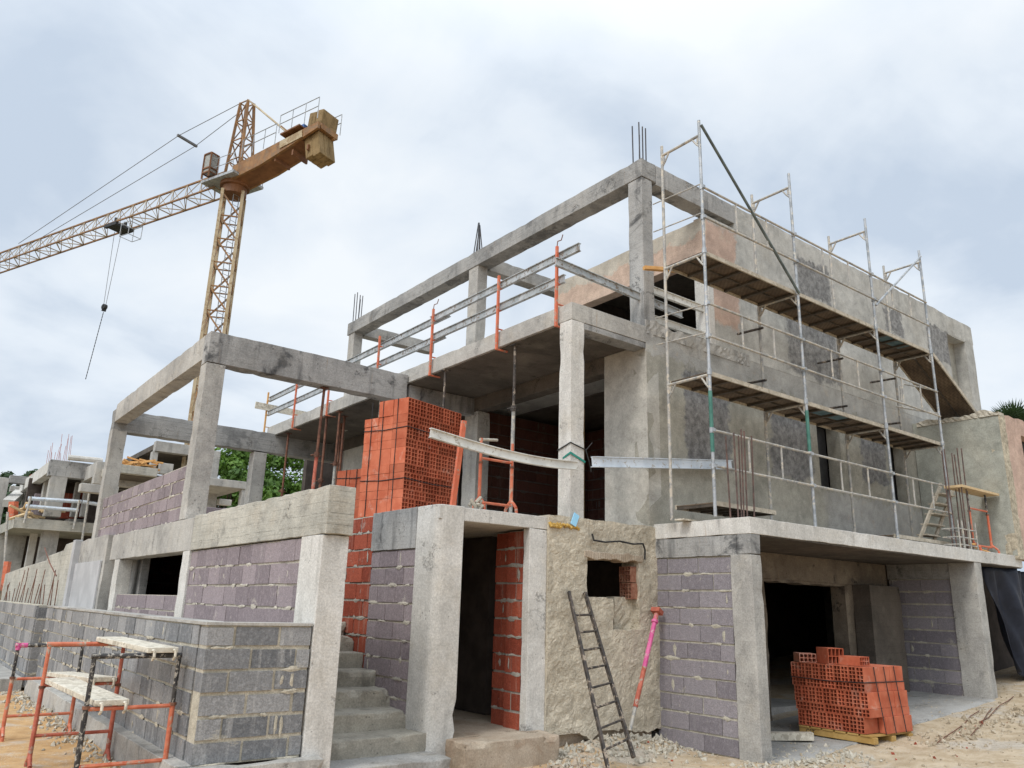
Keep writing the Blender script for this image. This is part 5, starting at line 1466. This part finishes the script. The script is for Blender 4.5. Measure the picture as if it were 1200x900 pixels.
for (x0, y0, x1, y1) in ((36, 582, 28, 613), (93, 586, 86, 620), (105, 575, 95, 640), (9, 600, 4, 680)):
    MB().tube(at(x0, y0, YN-0.15), at(x1, y1, YN-0.15), 0.05, 6).build('prop', 'galv_dirty', N1)
MB().tube(at(16, 588, YN+1), at(15, 606, YN+1), 0.2, 6).build('barrier', 'orange_clean', N1)
MB().tube(at(9, 658, YN-1), at(4, 692, YN-1), 0.14, 6).build('barrier', 'orange_clean', N1)
MB().tube(at(80, 536, YN), at(120, 540, YN), 0.12, 8).build('rolled_beam', 'conc_white', N1)
q = random.Random(8); mb = MB()
for k in range(14):
    p_ = at(q.uniform(23, 50), q.uniform(595, 604), YN+0.4+q.uniform(0, .8)); mb.mark().obox(p_, p_+Vector((q.uniform(-1, 1), q.uniform(-.5, .5), q.uniform(-.5, .3))), 0.12, 0.08)
for o in mb.build_each('timber_offcut', 'wood'): tag(o, 'pale timber piece in the loose pile on the far left balcony', 'timber', 'timber pieces on the far left balcony')
rbm = MB()
for k in range(14):
    p_ = at(54+k*2.1, 545-k*0.2, YN+6); rbm.mark().tube(p_, p_+UZ*q.uniform(0.5, 1.5)+Vector((q.uniform(-.1, .1), 0, 0)), 0.009, 4)
rbm.build_each('rebar', 'red_rust', N1)
N2 = thing('concrete_house', (1.5, 44, 2), 'plain grey house with a high window opening, cut by the left edge', 'house')
YM = 46.0
part('wall', 'conc', N2, (-30, 558, 12, 650, YM, 0.5)); part('beam', 'conc_board', N2, (12, 558, 42, 567, YM, 0.5)); part('wall', 'conc', N2, (28, 577, 42, 600, YM+1, 0.4), (12, 592, 30, 650, YM+0.1, 0.4)); part('beam', 'conc', N2, (12.5, 570, 34, 577, YM+3, 0.4))
mb = MB().obox(at(10, 590, YM-1), at(24, 578, YM+2), 0.5, 0.35); mb.build('stair_beam', 'conc_white', N2)
part('brick_parapet', 'red_brick', N2, (36, 556, 43, 562, YM+2, 0.5))
# frames seen through the pergola
YQ = 34.0
N3 = thing('concrete_house', (7, YQ, 2), 'concrete frame with a flat roof box and timber on its slab, seen through the pergola', 'house')
part('floor_slab', 'conc_yellow', N3, (132, 546, 186, 556, YQ, 6)); part('slab_soffit', 'conc_shade', N3, (134, 556, 184, 558, YQ+0.3, 5))
part('roof_slab', 'conc', N3, (183, 519, 223, 531, YQ+3, 0.4)); mb = MB(); p_ = at(183, 519, YQ+3); mb.box((p_.x, YQ+3.41, p_.z-0.25), (p_.x+3, YQ+10, p_.z-0.01)); mb.build('roof_slab', 'conc_shade', N3)
part('column', 'conc', N3, (179, 529, 186, 548, YQ+3.1, 0.35)); part('column', 'conc', N3, (163, 532, 168, 546, YQ+8, 0.35))
part('wall', 'conc', N3, (188, 543, 204, 556, YQ+1, 0.3)); part('rear_wall', 'dark_room', N3, (110, 560, 200, 640, YQ+6.2, 0.3))
part('beam', 'conc', N3, (110, 560, 175, 570, YQ+2, 0.4)); part('beam', 'conc', N3, (95, 568, 140, 578, YQ-4, 0.4))
q = random.Random(12); mb = MB()
for k in range(22):
    p_ = at(q.uniform(152, 186), q.uniform(540, 546), YQ+0.3+q.uniform(0, 1)); mb.mark().obox(p_, p_+Vector((q.uniform(-.8, .8), q.uniform(-.4, .4), q.uniform(-.2, .2))), 0.1, 0.06)
for o in mb.build_each('timber_offcut', 'wood_orange'): tag(o, 'brown timber offcut in the heap on the distant slab behind the pergola column', 'timber', 'timber offcuts on the distant slab')
YR = 31.0
N4 = thing('concrete_house', (9, YR, 2), 'low concrete terrace frame in front of the trees, seen between the pergola columns', 'house')
part('roof_slab', 'conc', N4, (244, 562, 290, 571, YR, 4)); part('column', 'conc', N4, (284, 571, 292, 602, YR+0.05, 0.3)); part('column', 'conc', N4, (243, 571, 256, 600, YR+2.5, 0.3))
part('column', 'conc', N4, (250, 536, 258, 562, YR+1, 0.3)); part('beam', 'conc', N4, (245, 528, 259, 536, YR+1, 0.3)); part('block_wall', 'purple', N4, (238, 595, 268, 612, YR-2, 0.2)); part('block_wall', 'purple_dark', N4, (262, 597, 300, 612, YR-2.3, 0.2)); part('pier', 'conc_white', N4, (257, 585, 272, 592, YR+3, 0.3))
# sloping wall and reinforcement left of the house
w = MB().prism([(18.86, 0.9), (18.86, 2.66), (19.8, 2.64), (20.0, 2.52), (22, 2.46), (22.2, 2.36), (26, 2.28), (30, 2.15), (30, 0.9)], 0, 3.0, 3.3)
SW = tag(w.build('concrete_wall', 'conc_yellow', bevel=0.02), 'patched grey concrete wall curving away left of the house above the block wall', 'wall')
q = random.Random(4); mb = MB()
for k in range(26):
    y = 16.0+k*0.42; mb.mark().tube((2.42, y, 1.25), (2.42+q.uniform(-.06, .06), y+q.uniform(-.12, .12), 1.4+q.uniform(0.2, 0.75)), 0.008, 5)
for o in mb.build_each('starter_bar', 'rust'): tag(o, 'thin rusty bar in the row rising behind the far left block wall', 'rebar', 'bars rising behind the far left block wall')
mb = MB().path([(2.5, 19.0, 2.5), (2.45, 17.6, 2.15), (2.42, 16.4, 1.9)], 0.012, 6)
tag(mb.build('steel_tube', 'rust'), 'thin dark rod slanting across the pale wall at the left', 'rod')

# ------------------------------------------------------------------ trees
def tree(name, base, h, cr, nclump, leaves, mat, label, cat='tree', squash=0.8, leaf=0.22, seed=1, trunk_r=0.18, lowcrown=0.35):
    q = random.Random(seed); t = thing(name, base, label, cat); B = Vector(base)
    tr = MB(); top = B+UZ*h*0.7
    prev = B; r = trunk_r
    for k in range(1, 6):
        nx_ = B+UZ*(h*0.7*k/5)+Vector((q.uniform(-.15, .15), q.uniform(-.15, .15), 0)); tr.tube(prev, nx_, r, 8, r*0.84); prev = nx_; r *= 0.84
    centres = []
    for k in range(nclump):
        u = q.uniform(lowcrown, 1.0); rad = cr*math.sqrt(max(0.05, 1-((u-0.62)/0.45)**2))*q.uniform(0.35, 1.0); an = q.uniform(0, 6.283)
        c = B+Vector((rad*math.cos(an), rad*math.sin(an), h*u)); centres.append(c)
        s0 = B+UZ*h*q.uniform(0.3, 0.65); md = s0.lerp(c, 0.5)+UZ*0.1*h*q.random()
        tr.tube(s0, md, trunk_r*0.28, 5, trunk_r*0.17); tr.tube(md, c, trunk_r*0.17, 5, trunk_r*0.05)
    tr.build('trunk', 'bark', t)
    lf = MB()
    for c in centres:
        R0 = cr*q.uniform(0.2, 0.42); shade = q.random()
        for k in range(leaves):
            d = Vector((q.gauss(0, 1), q.gauss(0, 1), q.gauss(0, 1)*squash)); d = d.normalized()*R0*q.random()**0.45
            p_ = c+d; n_ = (d.normalized()+Vector((q.uniform(-.8, .8), q.uniform(-.8, .8), q.uniform(-.2, 1)))).normalized()
            a_ = n_.orthogonal().normalized(); b2 = n_.cross(a_); an = q.uniform(0, 6.28); e1 = (a_*math.cos(an)+b2*math.sin(an)); e2 = n_.cross(e1)
            s_ = leaf*q.uniform(0.6, 1.3)
            lf.quad(p_-e1*s_*0.5, p_+e2*s_*0.28, p_+e1*s_*0.5+n_*s_*0.1, p_-e2*s_*0.28, min(1, max(0, shade*0.6+q.random()*0.4)))
    lf.build('crown', mat, t)
    return t
TY = 42.0
for k, (px, ptop, pw, sd_) in enumerate(((262, 536, 26, 1), (300, 522, 42, 2), (352, 530, 40, 3), (392, 520, 30, 4))):
    c = at(px, 610, TY+k); tp_ = at(px, ptop, TY+k); hgt = tp_.z-gz(c.x, TY)
    lab = ['leafy green tree beside the crane mast, seen between the pergola columns', 'tallest bright green tree behind the pergola rear column', 'bright green tree behind the lone rusty prop', 'green tree glimpsed between the prop cluster and the far column'][k]
    tree('broadleaf_tree', (c.x, TY+k, gz(c.x, TY)-0.2), hgt, pw*(TY+k)/920*1.35, 24, 250, 'leaf', lab, seed=sd_, leaf=0.30)
for k, (px, ptop, pw) in enumerate(((8, 549, 26), (34, 551, 20))):
    c = at(px, 610, 62+k); tp_ = at(px, ptop, 62+k)
    tree('hill_tree', (c.x, 62+k, gz(c.x, 62)-0.2), tp_.z-gz(c.x, 62), pw*62/920, 26, 240, 'leaf_dark', ['dark green round tree on the hill at the far left edge', 'dark green tree just right of the one at the left edge on the hill'][k], seed=20+k, leaf=0.38, trunk_r=0.3)
# fan palm behind the annex
def palm(base, h, label, seed, n=46, R0=1.5):
    q = random.Random(seed); t = thing('fan_palm', base, label, 'palm tree'); B = Vector(base)
    MB().tube(B, B+UZ*h, 0.24, 10, 0.19).build('trunk', 'bark', t)
    lf = MB()
    for k in range(n):
        an = q.uniform(0, 6.283); el = q.uniform(-0.6, 1.35); d = Vector((math.cos(an)*math.cos(el), math.sin(an)*math.cos(el), math.sin(el)))
        o = B+UZ*h; L_ = R0*q.uniform(0.55, 0.8); c = o+d*L_; sh = q.random()
        s_ = d.cross(UZ).normalized(); n_ = s_.cross(d)
        lf.obox(o, c, 0.03, 0.02, 0.2)
        for j in range(20):
            a2 = (j/19-0.5)*3.6; dd = (d*math.cos(a2)+s_*math.sin(a2)).normalized(); ln = R0*0.55*(0.7+0.3*math.cos(a2*0.6))
            tip = c+dd*ln-UZ*ln*0.25*abs(math.sin(a2)); w_ = n_.cross(dd)*0.03; md = c.lerp(tip, 0.5)+n_*0.03
            lf.quad(c, md-w_, tip, md+w_, sh*0.7+0.3*q.random())
    lf.build('crown', 'leaf_palm', t)
pc = at(1186, 478, 14.0)
palm((pc.x, 14.0, 0.6), pc.z-2.0, 'dark green fan palm rising behind the annex at the right edge', 3)
pc = at(1222, 486, 16.5)
palm((pc.x, 16.5, 0.6), pc.z-2.0, 'second fan palm mostly past the right edge of the view', 5)

for k, (x0, y0, x1, y1) in enumerate(((10.6, 5.05, 12.9, 5.5), (11.2, 4.9, 13.2, 5.45), (12.2, 5.2, 14.4, 5.6))):
    mb = MB().path([(x0+(x1-x0)*f/5, y0+(y1-y0)*f/5+0.012*math.sin(2*f+k), gz(x0+(x1-x0)*f/5, y0+(y1-y0)*f/5+0.012*math.sin(2*f+k))+0.02) for f in range(6)], 0.006, 6)
    tag(mb.build('loose_rod', 'rust'), 'bent rusty rod lying on the ground by the apron right of the brick pack', 'rod', 'rusty rods lying by the apron')
# ------------------------------------------------------------------ rubble
def pebbles(name, n, area, smin, smax, mat, label, seed, lift=0.0):
    q = random.Random(seed); mb = MB()
    for k in range(n):
        x, y = area(q); s_ = q.uniform(smin, smax)*(0.5+q.random()); z = gz(x, y)+s_*0.25+lift
        m_ = Matrix.Translation((x, y, z)) @ Euler((q.uniform(0, 6), q.uniform(0, 6), q.uniform(0, 6))).to_matrix().to_4x4() @ Matrix.Diagonal((s_*q.uniform(.6, 1.3), s_*q.uniform(.5, 1), s_*q.uniform(.3, .8), 1))
        i = len(mb.v)
        oc = [(1, 0, 0), (-1, 0, 0), (0, 1, 0), (0, -1, 0), (0, 0, 1), (0, 0, -1), (.7, .7, .1), (-.6, -.7, .2)]
        mb.v += [tuple(m_ @ Vector([c*q.uniform(.75, 1.15) for c in p])) for p in oc[:6]]
        for f_ in ((0, 2, 4), (2, 1, 4), (1, 3, 4), (3, 0, 4), (2, 0, 5), (1, 2, 5), (3, 1, 5), (0, 3, 5)):
            mb.f.append(tuple(i+a for a in f_)); mb.t.append(q.random())
    o = mb.build(name, mat); o['kind'] = 'stuff'; tag(o, label, 'rubble')
pebbles('rubble', 700, lambda q: (q.uniform(5.9, 8.3), 7.25-abs(q.gauss(0, 0.35))), 0.012, 0.05, 'mortar', 'grey mortar rubble heaped along the foot of the rough wall', 1)
pebbles('brick_shards', 60, lambda q: (q.uniform(4.8, 12.5), 7.1-abs(q.gauss(0, 1.0))-0.0*q.random() if q.random() < .4 else 5.3-abs(q.gauss(0, .35))), 0.01, 0.03, 'red_brick', 'orange brick fragments scattered on the ground', 2)
pebbles('gravel', 3200, lambda q: (q.uniform(5, 17), q.uniform(2.5, 6.9)), 0.006, 0.022, 'tan_stone', 'small pale gravel scattered over the sandy ground', 3)
pebbles('yard_rubble', 500, lambda q: (q.uniform(10.5, 16), 5.1+abs(q.gauss(0, .25))-0.5*q.random()), 0.01, 0.045, 'tan_stone', 'pale rubble along the edge of the concrete apron', 6)
pebbles('column_rubble', 350, lambda q: (q.uniform(7.6, 9.6), 5.6+q.gauss(0, .22)), 0.01, 0.04, 'mortar', 'rubble round the foot of the garage column', 7)
pebbles('step_rubble', 260, lambda q: (q.uniform(4.7, 6.3), 6.75-abs(q.gauss(0, .25))), 0.01, 0.045, 'dusty', 'dusty rubble in front of the door ledge', 8)
pebbles('wall_debris', 500, lambda q: (2.08-abs(q.gauss(0, .15)), q.uniform(7, 16)), 0.012, 0.045, 'mortar', 'mortar debris along the foot of the block retaining wall', 4)
